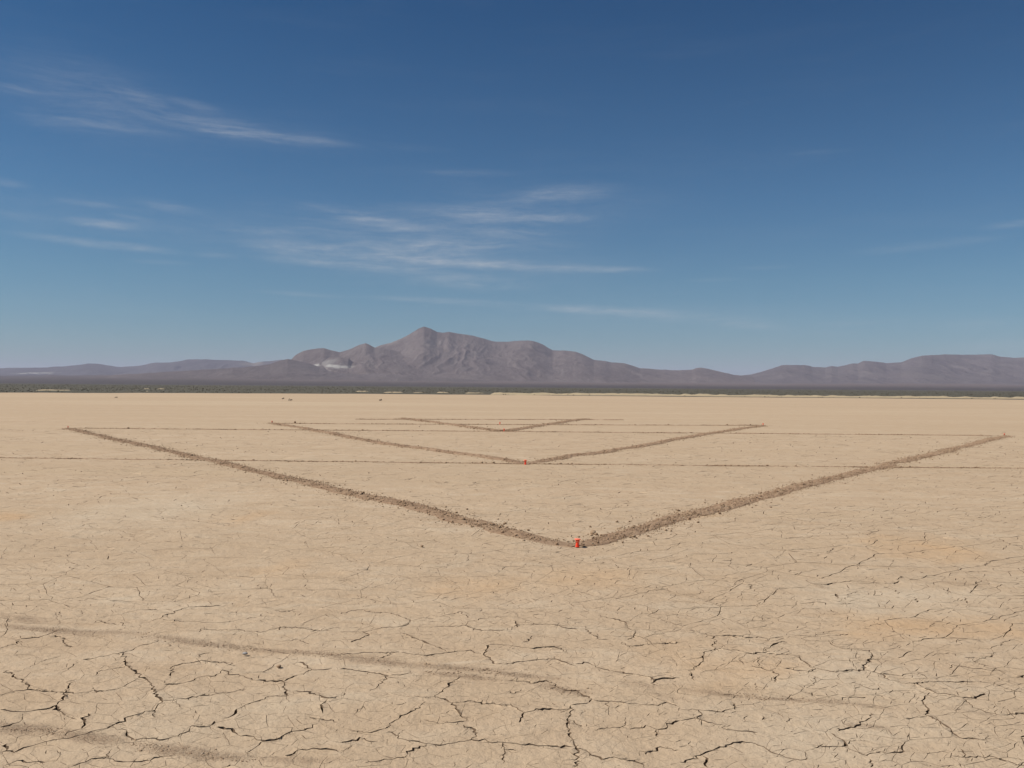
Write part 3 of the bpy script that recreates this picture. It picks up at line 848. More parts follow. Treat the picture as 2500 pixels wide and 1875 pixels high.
un = np.concatenate([np.linspace(-3, -.85, 12)[:-1], np.linspace(-.85, .85, 420), np.linspace(.85, 3, 12)[1:]])
SHn = shore_y(un)
rr = np.concatenate([[0], np.linspace(.02, 1, 26) ** 1.6])
FLAT_END = 2600.0
R = SHn[None, :] + (FLAT_END - SHn[None, :]) * rr[:, None]
X = un[None, :] * R; Zf = .22 * np.clip((R - SHn[None, :]) / 12, 0, 1) * (fbm(X * .03, R * .03, 61, 3) + .2) - .02
Zf[0] = -.02
me = mesh_np("shrub_flat", np.stack([X, R, Zf], -1).reshape(-1, 3), grid_faces(*R.shape), [flatm], smooth=True)
tag(link("shrub_flat", me), kind='structure')


def interp_prof(prof, px):
    a = np.array(prof, float)
    return np.interp(px, a[:, 0], a[:, 1])


# bajada: gently rising gravel fan
pxn = 1250 + un * FPX
top_py = np.interp(pxn, [-3000, 0, 250, 500, 900, 1300, 1800, 2200, 2500, 5000], [918, 916, 915, 914, 922, 928, 934, 934, 936, 940])
dd = ray(np.clip(pxn, -400, 2900), np.where(pxn < 0, 916, np.where(pxn > 2500, 936, top_py)))
slope = np.maximum(dd[:, 2], .004)
tt = np.linspace(0, 1, 46)
RB = FLAT_END + (7000 - FLAT_END) * tt[:, None] ** 1.2 + 0 * un[None, :]
XB = un[None, :] * RB
ZB = slope[None, :] * RB * (np.clip((RB - FLAT_END) / (7000 - FLAT_END), 0, 1) ** .62)
ZB = ZB * (1 + .25 * (ridged(un[None, :] * 16 + .3 * fbm(XB * .001, RB * .001, 2), RB * .0003, 71, 4) - .55))
ZB[0] = 0.0
me = mesh_np("bajada", np.stack([XB, RB, ZB], -1).reshape(-1, 3), grid_faces(*RB.shape), [bajm], smooth=True)
tag(link("bajada", me), kind='structure')
# base plain that carries everything out to the horizon
bp = [(-30000, -20000), (30000, -20000), (30000, 30000), (-30000, 30000)]
me = mesh_np("desert_plain", np.array([(a, b, -.6) for a, b in bp]), [[0, 1, 2, 3]], [flatm])
tag(link("desert_plain", me), kind='structure')

# ------------------------------------------------------------------ mountains


def rock_mat(name, dark, light, talus, pales=()):
    m, n, b, pos = new_mat(name, .95, .05)
    n1 = n.noise(n.mapping(pos, sc=(.0022, .0012, .004)), 1.0, 7, .65)
    n2 = n.noise(n.mapping(pos, sc=(.02, .006, .012)), 1.0, 6, .7)
    n3 = n.noise(n.mapping(pos, sc=(.06, .03, .06)), 1.0, 4, .75)
    c = n.mix(n.rng(n1, .33, .66), dark, light)
    c = n.mix(n.rng(n2, .45, .75, 0, .75), c, talus)
    c = n.mix(n.rng(n3, .5, .25, 0, .45), c, tuple(v * .6 for v in dark))
    for (x0, y0, x1, y1, hw, dist, col_, st) in pales:     # outcrops and other paler slope patches, placed by position in the hills
        pa, pc = ray(x0, y0) * dist, ray(x1, y1) * dist
        s = n.n.new('ShaderNodeSeparateXYZ'); n.l.new(pos, s.inputs[0])
        cb_ = n.n.new('ShaderNodeCombineXYZ'); n.put(cb_.inputs[0], s.outputs[0]); n.put(cb_.inputs[1], s.outputs[2])
        wv = n.n.new('ShaderNodeTexNoise'); n.put(wv.inputs['Vector'], pos); wv.inputs['Scale'].default_value = .012; wv.inputs['Detail'].default_value = 5
        v = n.vmath('ADD', cb_.outputs[0], n.vmath('MULTIPLY', n.vmath('SUBTRACT', wv.outputs['Color'], (.5, .5, .5)), (90, 55, 0)))
        e = seg_ellipse(n, v, (pa[0], pa[2] + CAM_H), (pc[0], pc[2] + CAM_H), hw, .3, 1.1)
        e = n.math('MULTIPLY', e, n.rng(n2, .35, .6, st * .4, st))
        c = n.mix(e, c, col_)
    n.put(b.inputs['Base Color'], c)
    n.put(b.inputs['Normal'], n.bump(n.math('ADD', n2, n.math('MULTIPLY', n3, .35)), .55, 11.0))
    return m


def ridge(name, prof, rf, rc, rb, mat, seed, p=1.35, gul=.22, du=2.0, nrow=110, kf=22.0, base=None):
    prof = np.array(prof, float)
    px = np.arange(prof[0, 0], prof[-1, 0] + .1, du)
    py = np.interp(px, prof[:, 0], prof[:, 1])
    k = np.ones(5) / 5; pys = np.convolve(np.pad(py, 2, 'edge'), k, 'valid')
    py = .65 * py + .35 * pys
    py = py - (fbm(px / 22, px * 0, seed + 5, 4) - .5) * 2.4
    d = ray(px, py); u = d[:, 0]; sl_ = d[:, 2]
    crest = rc * (1 + .09 * (fbm(u * 9, u * 0 + 3, seed, 3) - .5) * 2)
    ta = np.linspace(0, 1, int(nrow * .75)) ** .85; tb = np.linspace(0, 1, nrow - len(ta) + 1)[1:]
    Rr = np.concatenate([rf + (crest[None, :] - rf) * ta[:, None], crest[None, :] + (rb - crest[None, :]) * tb[:, None]])
    t = np.concatenate([np.broadcast_to(ta[:, None], (len(ta), len(px))), np.broadcast_to(1 - tb[:, None], (len(tb), len(px)))])
    zc = np.maximum(CAM_H + sl_ * crest, 3.0)
    Xr = u[None, :] * Rr
    sc = 1 / 1000.0
    wx = Xr * sc + .55 * (fbm(Xr * sc * 1.3, Rr * sc * 1.3, seed + 11, 3) - .5); wy = Rr * sc + .55 * (fbm(Xr * sc * 1.3 + 7, Rr * sc * 1.3, seed + 12, 3) - .5)
    rid = ridged(wx * 2.2, wy * 1.5, seed + 1, 5, .55)
    gl = ridged(wx * kf * .35, wy * 1.1, seed + 2, 4, .5)
    shape = t ** p
    env = np.clip(t, 0, 1) ** .7 * np.clip((1 - t) * 3.2, 0, 1)
    z = zc[None, :] * (shape + env * gul * ((rid - .62) * 1.25 + (gl - .62) * .55))
    z = np.maximum(z, -1 + 0 * z)
    z = z * np.clip(t * 14, 0, 1) - 3 * (1 - np.clip(t * 14, 0, 1))
    mx = ((z - CAM_H) / Rr).max(0)
    k = np.clip(np.maximum(sl_, .0008) / np.maximum(mx, .0005), .5, 1.5)
    z = np.where(z > 0, z * k[None, :], z)
    # bury the two ends
    me = mesh_np(name, np.stack([Xr, Rr, z], -1).reshape(-1, 3), grid_faces(*Rr.shape), [mat], smooth=True)
    o = link(name, me)
    tag(o, kind='structure')
    return o


TUFF = (0.33, 0.315, 0.285)
m_main = rock_mat("rock_main", (0.088, 0.069, 0.065), (0.128, 0.103, 0.095), (0.175, 0.150, 0.137),
                  [(905, 850, 1010, 812, 60, 7600, (.19, .165, .15), .8), (1040, 838, 1090, 850, 60, 7600, (.19, .165, .15), .5)])  # two paler patches on the upper flanks of the peak
m_mid = rock_mat("rock_middle", (0.090, 0.070, 0.066), (0.13, 0.105, 0.096), (0.165, 0.142, 0.128),
                 [(800, 893, 890, 901, 20, 6350, TUFF, 1.0), (768, 892, 805, 897, 16, 6350, TUFF, 1.0), (780, 886, 845, 882, 28, 6300, (.20, .185, .17), 1.0),
                  (790, 899, 800, 906, 10, 6700, TUFF, .9), (810, 905, 880, 912, 14, 6700, (.29, .27, .24), .8)])
m_front = rock_mat("rock_front", (0.080, 0.065, 0.064), (0.118, 0.097, 0.092), (0.15, 0.127, 0.114))
m_side = rock_mat("rock_side", (0.080, 0.067, 0.070), (0.12, 0.100, 0.099), (0.155, 0.137, 0.126))
m_far = rock_mat("rock_far", (0.062, 0.056, 0.062), (0.092, 0.082, 0.088), (0.12, 0.11, 0.11),
                 [(110, 914, 255, 913, 14, 11500, TUFF, .9), (600, 888, 660, 890, 40, 11500, (.22, .185, .15), .9)])

LEFT = [(-700, 905), (-300, 900), (0, 898.5), (60, 898), (130, 896), (180, 892), (215, 888), (240, 888), (262, 892), (300, 896), (345, 892), (372, 886),
        (420, 884), (455, 878), (500, 877), (540, 879), (592, 881), (620, 886), (650, 882), (690, 878), (720, 882), (900, 900), (1200, 925)]
ridge("far_range", LEFT, 8800, 11500, 14500, m_far, 101, 1.2, .22, 3.0, 70)
MAIN = [(820, 925), (850, 895), (880, 868), (905, 853), (930, 842), (955, 836), (980, 826), (1000, 815), (1020, 803), (1035, 797.5), (1050, 802), (1068, 811),
        (1080, 812), (1095, 810.5), (1130, 816), (1155, 819), (1180, 826), (1198, 832), (1215, 834), (1240, 835), (1262, 832), (1285, 830.5), (1305, 833),
        (1325, 841), (1350, 855), (1380, 856), (1405, 859), (1420, 864), (1450, 878), (1490, 884), (1525, 887), (1545, 893), (1562, 899), (1600, 901),
        (1640, 903.5), (1690, 903), (1700, 898.5), (1712, 898), (1730, 901), (1765, 909), (1795, 915.5), (1830, 918), (1900, 922), (2050, 932)]
ridge("main_mountain", MAIN, 5400, 7600, 9800, m_main, 202, 1.25, .16, 2.0, 150)
RIGHT = [(1700, 932), (1760, 922), (1800, 917), (1830, 915.5), (1870, 905), (1905, 893), (1920, 891), (1965, 891), (1985, 896), (2015, 897), (2030, 893),
         (2045, 895), (2065, 892), (2080, 888), (2095, 888), (2108, 881), (2135, 883), (2165, 886), (2200, 884), (2225, 875), (2250, 868), (2300, 865.5),
         (2360, 866), (2418, 865), (2445, 871), (2475, 874), (2510, 871), (2600, 866), (2800, 872), (3200, 900)]
ridge("right_range", RIGHT, 5600, 8200, 10500, m_side, 303, 1.2, .18, 2.2, 120)
MID = [(690, 925), (700, 893), (708, 880), (722, 866), (742, 856), (770, 851), (790, 849.5), (803, 854), (818, 857), (830, 860), (845, 856), (862, 849),
       (878, 841), (892, 837.5), (903, 842), (915, 849), (930, 850), (952, 853), (985, 860), (1020, 868), (1060, 878), (1100, 884), (1160, 893), (1230, 902), (1330, 915), (1450, 930)]
ridge("middle_hills", MID, 5000, 6700, 8200, m_mid, 404, 1.3, .2, 2.0, 110)
WH = [(740, 922), (765, 900), (785, 886), (805, 874), (830, 872), (850, 874), (868, 888), (890, 897), (930, 904), (1000, 915), (1080, 927)]
FR = [(150, 925), (300, 914), (450, 905), (560, 899), (620, 894), (660, 888), (685, 880), (703, 876), (722, 880), (748, 886), (780, 896), (815, 902), (870, 908), (960, 914), (1080, 922), (1200, 930)]
ridge("pale_hill", WH, 5100, 6200, 7000, m_mid, 505, 1.2, .22, 2.0, 70)
ridge("front_hill", FR, 4300, 5600, 7000, m_front, 606, 1.2, .2, 2.0, 80)
print('mountains', time.time() - T0)


# ------------------------------------------------------------------ pale sand at the shore and in the flat
sandm, sn, sb, spos = new_mat("pale_sand")
sn.put(sb.inputs['Base Color'], sn.mix(sn.noise(spos, .6, 4), (0.30, 0.235, 0.15), (0.44, 0.35, 0.225)))


def low_bank(name, x0, x1, py_, h, depth, label, cat='sand bank'):
    """a low bank of sand seen across the playa between photograph columns x0..x1"""
    px = np.linspace(x0, x1, max(8, int((x1 - x0) / 4)))
    g = gnd(px, np.interp(px, [x0, x1], py_) if isinstance(py_, (tuple, list)) else px * 0 + py_)
    t = np.linspace(-1, 1, 7)
    rows = []
    for tt_ in t:
        e = (1 - tt_ ** 2)
        edge = np.clip(np.minimum(np.arange(len(px)), np.arange(len(px))[::-1]) / 3.0, 0, 1)
        z = h * e * edge * (.35 + 1.0 * fbm(px / 18, px * 0 + tt_, 91, 4)) - .03
        sc_ = 1 + tt_ * depth / g[:, 1]
        rows.append(np.column_stack([g[:, 0] * sc_, g[:, 1] * sc_, z]))
    me = mesh_np(name, np.concatenate(rows), grid_faces(7, len(px)), [sandm], smooth=True)
    o = link(name, me); tag(o, label, cat)
    return o


low_bank("sand_bank", 1195, 2600, (963.0, 975.0), .55, 6.0, "long pale sand bank along the right half of the playa's far edge")
low_bank("sand_bank", 930, 990, 959.8, .42, 5.0, "short pale sand bank at the far edge under the main peak's left side")
low_bank("sand_bank", 1000, 1042, 959.9, .42, 5.0, "short pale sand bank under the main peak, second strip from the left")
low_bank("sand_bank", 1058, 1105, 960.3, .42, 5.0, "short pale sand bank just right of the main peak, third strip from the left")
low_bank("sand_bank", 1130, 1190, 961.3, .36, 5.0, "broken pale sand strip joining the long bank at its left end")
low_bank("sand_mound", 80, 180, 954.2, .38, 9.0, "ochre sand mound in the scrub at the far left", 'sand mound')
low_bank("sand_mound", 345, 370, 950.0, .5, 12.0, "small bright sand mound in the scrub left of the front hill", 'sand mound')
low_bank("sand_mound", 378, 408, 950.3, .42, 12.0, "flat pinkish sand mound right beside the small bright mound", 'sand mound')
low_bank("sand_mound", 352, 366, 956.5, .4, 5.0, "tiny sand mound on the shoreline below the small bright mound", 'sand mound')
low_bank("sand_mound", 862, 905, 957.0, .5, 7.0, "bushy tan sand mound on the shoreline left of the main peak", 'sand mound')
# pale wash strips on the fans
for (x0, x1, yy, hgt_, lb) in ((660, 850, 939.5, 11, "long pale wash below the pale hill"), (1150, 1225, 945.3, 4, "thin pale wash strip on the fan under the main mountain's right shoulder")):
    pxw = np.linspace(x0, x1, 60)
    yb = yy + (pxw - x0) / (x1 - x0) * 3.5
    rowsw = []
    for tt_ in (-1, -.3, .3, 1):
        d = ray(pxw, yb); dist = 3800 + tt_ * 140
        ed = np.sin(np.linspace(0, math.pi, 60)) ** .5
        zz = (d[:, 2] * 3800 + CAM_H) + hgt_ * (1 - abs(tt_)) * ed * (.4 + fbm(pxw / 12, pxw * 0, 5, 3)) - (6 if abs(tt_) == 1 else 0)
        rowsw.append(np.column_stack([d[:, 0] * dist, np.full(60, dist), zz]))
    o = link("pale_wash", mesh_np("pale_wash", np.concatenate(rowsw), grid_faces(4, 60), [sandm], smooth=True))
    tag(o, lb, 'wash')

# ------------------------------------------------------------------ desert shrubs
shrubm, hn, hb, hpos = new_mat("creosote_leaf")
hr = hn.n.new('ShaderNodeObjectInfo').outputs['Random']
hn.put(hb.inputs['Base Color'], hn.mix(hn.noise(hpos, .3, 2), (0.092, 0.080, 0.060), (0.140, 0.117, 0.088)))


def shrub_geo(r, n=26):
    """many small leaf clump faces on a few forking stems"""
    v = []; f = []
    for i in range(n):
        a = r.uniform(0, 2 * math.pi); e = r.uniform(.15, 1.35); rad = r.uniform(.35, 1.0)
        c_ = np.array([math.cos(a) * math.cos(e) * rad * .62, math.sin(a) * math.cos(e) * rad * .62, math.sin(e) * rad * .85 + .05])
        s = r.uniform(.10, .2)
        o1 = r.normal(0, 1, 3); o1 /= np.linalg.norm(o1); o2 = np.cross(o1, r.normal(0, 1, 3)); o2 /= np.linalg.norm(o2) + 1e-9
        k = len(v); v += [c_ + o1 * s, c_ + o2 * s, c_ - o1 * s, c_ - o2 * s * .8]; f.append((k, k + 1, k + 2, k + 3))
        if i % 4 == 0:
            k = len(v); w_ = np.array([.02, 0, 0]); v += [np.array([0, 0, 0.]) - w_, w_, c_ + w_ * .5, c_ - w_ * .5]; f.append((k, k + 1, k + 2, k + 3))
    return np.array(v), np.array(f)


rs = np.random.default_rng(3)
protos = [shrub_geo(rs) for _ in range(6)]
pmesh = [mesh_np("desert_shrub", v, f, [shrubm]) for v, f in protos]


def place_shrub(x_, y_, s, z_=0.0, label="small dark shrub in the scrub line along the playa's far edge", group="shrubs along the far edge of the playa"):
    o = bpy.data.objects.new("desert_shrub", pmesh[random.randrange(6)]); COL.objects.link(o)
    o.location = (x_, y_, z_); o.rotation_euler = (0, 0, random.uniform(0, 6.28)); o.scale = (s, s, s * random.uniform(.7, 1))
    tag(o, label, 'shrub', group)
    return o


for i in range(290):
    u_ = random.uniform(-.62, .62)
    yb = float(shore_y(np.array([u_]))[0]) + random.uniform(.5, 22) ** 1.0
    s = random.uniform(.14, .40)
    if u_ > .1: s *= .8
    place_shrub(u_ * yb, yb, s, 0.0)
for (px_, py_, s, lb) in ((708, 978.5, .52, "low dark shrub on the open playa, larger and nearer of the close pair"),
                          (691, 974.5, .40, "low dark shrub on the open playa, smaller and farther of the close pair"),
                          (929, 978.5, .42, "single dark shrub alone on the open playa under the main peak"),
                          (284, 971.5, .38, "single small dark shrub on the open playa at the far left")):
    g = gnd(px_, py_); o = place_shrub(float(g[0]), float(g[1]), s, 0, lb, None)
    o.scale = (s * 1.7, s, s * .6)
# the rest of the scrub: nobody could count it
vv = []; ff = []; k = 0
small = [shrub_geo(rs, 7) for _ in range(8)]
for i in range(13000):
    u_ = random.uniform(-.66, .66)
    yb0 = float(np.interp(u_, un, SHn))
    yb = yb0 * math.exp(random.uniform(.04, 1) ** 1.0 * math.log(1500 / yb0))
    s = random.uniform(.22, .55) * (yb / 200) ** .40
    v, f = small[i % 8]
    a = random.uniform(0, 6.28); ca, sa = math.cos(a), math.sin(a)
    w_ = np.stack([(v[:, 0] * ca - v[:, 1] * sa) * s + u_ * yb, (v[:, 0] * sa + v[:, 1] * ca) * s + yb, v[:, 2] * s], -1)
    vv.append(w_); ff.append(f + k); k += len(v)
o = link("scrub", mesh_np("scrub", np.concatenate(vv), np.concatenate(ff), [shrubm]))
tag(o, "grey green creosote scrub covering the flat beyond the playa", 'scrub', None, 'stuff')
print('shrubs', time.time() - T0)

# ------------------------------------------------------------------ dug soil lines with clods


def ico(sub):
    t = (1 + 5 ** .5) / 2
    v = [(-1, t, 0), (1, t, 0), (-1, -t, 0), (1, -t, 0), (0, -1, t), (0, 1, t), (0, -1, -t), (0, 1, -t), (t, 0, -1), (t, 0, 1), (-t, 0, -1), (-t, 0, 1)]
    f = [(0, 11, 5), (0, 5, 1), (0, 1, 7), (0, 7, 10), (0, 10, 11), (1, 5, 9), (5, 11, 4), (11, 10, 2), (10, 7, 6), (7, 1, 8),
         (3, 9, 4), (3, 4, 2), (3, 2, 6), (3, 6, 8), (3, 8, 9), (4, 9, 5), (2, 4, 11), (6, 2, 10), (8, 6, 7), (9, 8, 1)]
    v = np.array(v, float); v /= np.linalg.norm(v[0])
    f = np.array(f)
    for _ in range(sub):
        nv = list(v); c_ = {}; nf = []

        def mid_(a, b):
            k_ = (min(a, b), max(a, b))
            if k_ not in c_:
                m_ = nv[a] + nv[b]; nv.append(m_ / np.linalg.norm(m_)); c_[k_] = len(nv) - 1
            return c_[k_]
        for a, b, c1 in f:
            ab, bc_, ca_ = mid_(a, b), mid_(b, c1), mid_(c1, a)
            nf += [(a, ab, ca_), (b, bc_, ab), (c1, ca_, bc_), (ab, bc_, ca_)]
        v = np.array(nv); f = np.array(nf)
    return v, f


def clod_geo(r, sub):
    v, f = ico(sub)
    # chop by random planes: blocky broken clay
    for _ in range(7):
        n = r.normal(0, 1, 3); n /= np.linalg.norm(n); d = r.uniform(.55, .85)
        over = np.maximum(v @ n - d, 0); v = v - over[:, None] * n
    v = v * (1 + r.normal(0, .04, (len(v), 1))) * np.array([1.0, r.uniform(.65, 1), r.uniform(.5, .8)])
    return v, f


rc_ = np.random.default_rng(17)
CL_HI = [clod_geo(rc_, 1) for _ in range(10)]
CL_LO = [clod_geo(rc_, 0) for _ in range(10)]
clod_mesh = [mesh_np("clod", v, f, [clodm]) for v, f in CL_HI]


def path_xy(pts):
    a = np.array(pts, float); return gnd(a[:, 0], a[:, 1])


def resample(p, step):
    d = np.concatenate([[0], np.cumsum(np.hypot(*np.diff(p, axis=0).T))])
    n = max(2, int(d[-1] / step)); s = np.linspace(0, d[-1], n)
    q = np.stack([np.interp(s, d, p[:, 0]), np.interp(s, d, p[:, 1])], -1)
    return q, s


def soil_line(pts, width, height, label, seed, step, n_ind, n_crumb, cs, group, thin0=0.0, cat='soil line'):
    """a low band of loosened clay with clods on and beside it; pts in photograph pixels along the ground"""
    r = np.random.default_rng(seed)
    p, s = resample(path_xy(pts), step)
    # hand-dug: centre wanders a little
    d = np.gradient(p, axis=0); d /= np.hypot(d[:, 0], d[:, 1])[:, None]
    nrm = np.stack([-d[:, 1], d[:, 0]], -1)
    wob = (fbm(s * .7, s * 0, seed, 3) - .5) * width * .5
    p = p + nrm * wob[:, None]
    root = empty("soil_line", (float(p[0][0]), float(p[0][1]), 0))
    ox, oy = root.location.x, root.location.y
    K = 13
    t = np.linspace(-1, 1, K)
    wl = width * .5 * (.72 + .75 * fbm(s * 2.3, s * 0 + 1, seed + 1, 4)); wr = width * .5 * (.72 + .75 * fbm(s * 2.3, s * 0 + 9, seed + 2, 4))
    endf = np.clip(np.minimum(np.arange(len(s)), np.arange(len(s))[::-1]) / 4.0, 0.05, 1)
    if thin0: endf = endf * np.clip(.35 + s / 2.2, 0, 1)          # the dig starts shallow at the point of the V
    dens = (.25 + 1.2 * fbm(s * 1.3, s * 0, seed + 20, 3)) * np.clip((.12 if thin0 else 1) + s / 2.2, 0, 1) * (1 if thin0 else (fbm(s * .9, s * 0, seed + 21, 4) > .42) * .85 + .15)
    dens = dens / dens.sum(); dcum = np.cumsum(dens)
    rows = []
    for k_, t_ in enumerate(t):
        w_ = np.where(t_ < 0, wl, wr) * t_ * (.6 + .4 * endf)
        q = p + nrm * w_[:, None]
        bell = (1 - t_ * t_) ** .8
        z = height * endf * bell * (.25 + .5 * fbm(s * 1.6, s * 0, seed + 3, 3) + 1.1 * (vnoise(q[:, 0] / (step * 1.1), q[:, 1] / (step * 1.1), seed + 4) - .35)) - (.012 if abs(t_) > .99 else .002)
        z = np.maximum(z, -.012 if abs(t_) > .99 else .004 * bell)
        rows.append(np.column_stack([q[:, 0] - ox, q[:, 1] - oy, z]))
    me = mesh_np("loose_soil", np.concatenate(rows), grid_faces(K, len(s)), [dug], smooth=False)
    link("loose_soil", me, root)

    def spot(spread):
        i = min(len(s) - 2, int(np.searchsorted(dcum, r.random()))); t_ = r.normal(0, spread)
        q = p[i] + (p[i + 1] - p[i]) * r.random() + nrm[i] * width * .5 * t_
        bell = max(0, 1 - t_ * t_)
        return q[0] - ox, q[1] - oy, bell * height * .45
    for i in range(n_ind):
        x_, y_, z_ = spot(.6 if i % 7 else 1.3)
        sz = cs * min(1.5, .55 + .3 * r.exponential(1.0))
        o = bpy.data.objects.new("clod", clod_mesh[r.integers(0, 10)]); COL.objects.link(o); o.parent = root
        o.location = (x_, y_, z_ + sz * .3); o.rotation_euler = tuple(r.uniform(-.5, .5, 2)) + (r.uniform(0, 6.28),)
        o.scale = (sz,) * 3
    vv = []; ff = []; k = 0
    for i in range(n_crumb):
        clus = (fbm(np.array([i * .013]), np.array([0.]), seed + 8, 2)[0])
        x_, y_, z_ = spot(.62 if i % 5 else 1.25)
        sz = cs * min(1.0, (.14 + .15 * r.exponential(1.0)))
        v, f = CL_LO[r.integers(0, 10)]
        a = r.uniform(0, 6.28); ca, sa = math.cos(a), math.sin(a)
        vv.append(np.stack([(v[:, 0] * ca - v[:, 1] * sa) * sz + x_, (v[:, 0] * sa + v[:, 1] * ca) * sz + y_, v[:, 2] * sz + z_ + sz * .35], -1))
        ff.append(f + k); k += len(v)
    o = link("crumbs", mesh_np("crumbs", np.concatenate(vv), np.concatenate(ff), [clodm]), root)
    tag(o, kind='stuff')
    tag(root, label, cat, group)
    return root


G1 = "dug lines of loose soil drawn on the playa"
V1L = [(1404, 1333), (1370, 1328), (1330, 1321), (1270, 1306), (1200, 1288), (1115, 1264), (1040, 1244), (950, 1224), (870, 1208), (826, 1199), (750, 1180),
       (675, 1161), (585, 1141), (488, 1118), (413, 1101), (338, 1084), (263, 1069), (210, 1056), (165, 1046)]
V1R = [(1414, 1332), (1440, 1326), (1500, 1313), (1540, 1302), (1600, 1283), (1681, 1259), (1771, 1236), (1862, 1214), (1952, 1189), (2042, 1164), (2133, 1144),
       (2223, 1122), (2314, 1100), (2404, 1077), (2458, 1064)]
V2L = [(1280, 1131), (1243, 1124.5), (1180, 1115), (1116, 1107), (1053, 1098), (990, 1090), (927, 1081), (863, 1069), (800, 1056), (740, 1045), (700, 1039), (660, 1033)]
V2R = [(1288, 1131), (1338, 1124), (1401, 1112), (1465, 1105), (1500, 1099), (1590, 1084), (1681, 1067), (1771, 1053), (1820, 1045), (1864, 1039)]
V3L = [(1229, 1053), (1180, 1047), (1116, 1039), (1053, 1030), (996, 1023), (983, 1021.5)]
V3R = [(1233, 1053), (1275, 1046.5), (1338, 1036.5), (1386, 1029), (1426, 1023)]
soil_line(V1L, .40, .032, "long thick soil line, left arm of the nearest and largest V", 11, .045, 130, 26000, .028, G1, .9)
soil_line(V1R, .40, .032, "long thick soil line, right arm of the nearest and largest V", 12, .045, 130, 26000, .028, G1, .9)
soil_line(V2L, .46, .050, "thick soil line, left arm of the middle V", 13, .07, 20, 13000, .032, G1, .8)
soil_line(V2R, .46, .050, "thick soil line, right arm of the middle V", 14, .07, 20, 13000, .032, G1, .8)
soil_line(V3L, .55, .062, "soil line, left arm of the smallest and farthest V", 15, .12, 0, 3600, .055, G1)
soil_line(V3R, .55, .062, "soil line, right arm of the smallest and farthest V", 16, .12, 0, 3600, .055, G1)
H0 = [(-140, 1116), (0, 1118), (400, 1123), (800, 1127.5), (1180, 1131.5), (1284, 1133), (1500, 1135), (2000, 1139.5), (2500, 1143.5), (2650, 1145)]
H1 = [(170, 1045.5), (413, 1047.5), (638, 1049.5), (800, 1050.5), (990, 1052), (1116, 1053), (1231, 1054), (1496, 1056), (1800, 1058.5), (2053, 1060.5), (2275, 1062.5), (2440, 1064)]
H2 = [(663, 1033.5), (800, 1035), (1021, 1036.2), (1221, 1037), (1496, 1038), (1862, 1039)]
H3 = [(868, 1024), (1180, 1024.6), (1496, 1025.4), (1522, 1025.6)]
soil_line(H0, .10, .024, "nearest thin straight line of clods crossing at the middle V's point", 21, .07, 70, 6500, .030, G1)
soil_line(H1, .14, .032, "thin straight line of clods closing the nearest V across its open end", 22, .1, 40, 6500, .040, G1)
soil_line(H2, .16, .038, "thin straight line of clods closing the middle V across its open end", 23, .12, 20, 4000, .050, G1)
soil_line(H3, .18, .042, "farthest thin straight line of clods, closing the smallest V", 24, .15, 0, 2600, .050, G1)
print('soil', time.time() - T0)

# crumbs of broken crust along the old wheel tracks
TRK = [(A_(-120, 325), A_(760, 412), .09), (A_(300, 365), A_(960, 395), .07), (A_(900, 400), A_(1700, 500), .10), (A_(1500, 480), A_(2180, 530), .07), (A_(1900, 505), B_(480, 590), .07),
       (B_(-60, 545), B_(560, 610), .08), (B_(420, 590), B_(1060, 640), .08), (B_(500, 640), B_(1090, 700), .06), (B_(900, 640), B_(1420, 690), .07), (B_(1250, 715), B_(1640, 790), .08),
       (C_(-20, 745), C_(520, 800), .05), (C_(420, 795), C_(860, 815), .06), (C_(700, 800), C_(1150, 850), .05), (A_(-200, 975), A_(420, 1040), .07), (A_(300, 1030), A_(900, 1110), .07),
       (A_(850, 1110), A_(1500, 1190), .07), (A_(1150, 1160), A_(1650, 1225), .06)]
rk = np.random.default_rng(41)
vv = []; ff = []; k = 0
for (a, b, hw) in TRK:
    a = np.array(a); b = np.array(b); L = np.hypot(*(b - a)); nn = np.array([-(b - a)[1], (b - a)[0]]) / L
    for i in range(int(L * 260)):
        q = a + (b - a) * rk.random() + nn * rk.normal(0, hw * .5)
        if vnoise(q[0] * 6, q[1] * 6, 13) < .35: continue
        sz = min(.0085, .0016 + .0014 * rk.exponential(1.0))
        v, f = CL_LO[rk.integers(0, 10)]
        z0 = (float(fbm(q[0] * 1.1, q[1] * 1.1, 31, 3)) - .5) * .022
        vv.append(v * sz * np.array([1.3, 1.0, .6]) + np.array([q[0], q[1], z0 + sz * .2])); ff.append(f + k); k += len(v)
tag(link("track_crumbs", mesh_np("track_crumbs", np.concatenate(vv), np.concatenate(ff), [clodm]), playa_root), kind='stuff')
print('track crumbs', len(ff), time.time() - T0)

# loose clods lying by themselves
LOOSE = [(1449, 1304, .058, "largest loose clod beside the right arm just right of the nearest marker"),
         (1456, 1306, .028, "small pale clod touching the largest loose clod by the right arm"),
         (1422, 1322, .024, "dark flat clod just behind and right of the nearest marker"),
         (1441, 1288, .026, "small lone clod on clean clay inside the nearest V, right of the marker"),
         (1031, 1335, .024, "lone clod on the clay below the left arm, far left of the nearest marker"),
         (1506, 1275, .030, "small lone clod inside the nearest V beside the right arm"),
         (1656, 1248, .034, "lone clod inside the nearest V, farther along the right arm"),
         (1548, 1311, .034, "small clod lying just below the right arm near its start"),
         (1290, 1296, .026, "tiny lone clod inside the nearest V, left of the marker"),
         (680, 1629, .020, "tiny pebble like clod alone on a mud plate in the left foreground")]
for (px_, py_, s, lb) in LOOSE:
    g = gnd(px_, py_)
    o = bpy.data.objects.new("loose_clod", clod_mesh[random.randrange(10)]); COL.objects.link(o)
    o.location = (float(g[0]), float(g[1]), s * .45); o.scale = (s,) * 3; o.rotation_euler = (random.uniform(-.3, .3), 0, random.uniform(0, 6))
    tag(o, lb, 'clod')
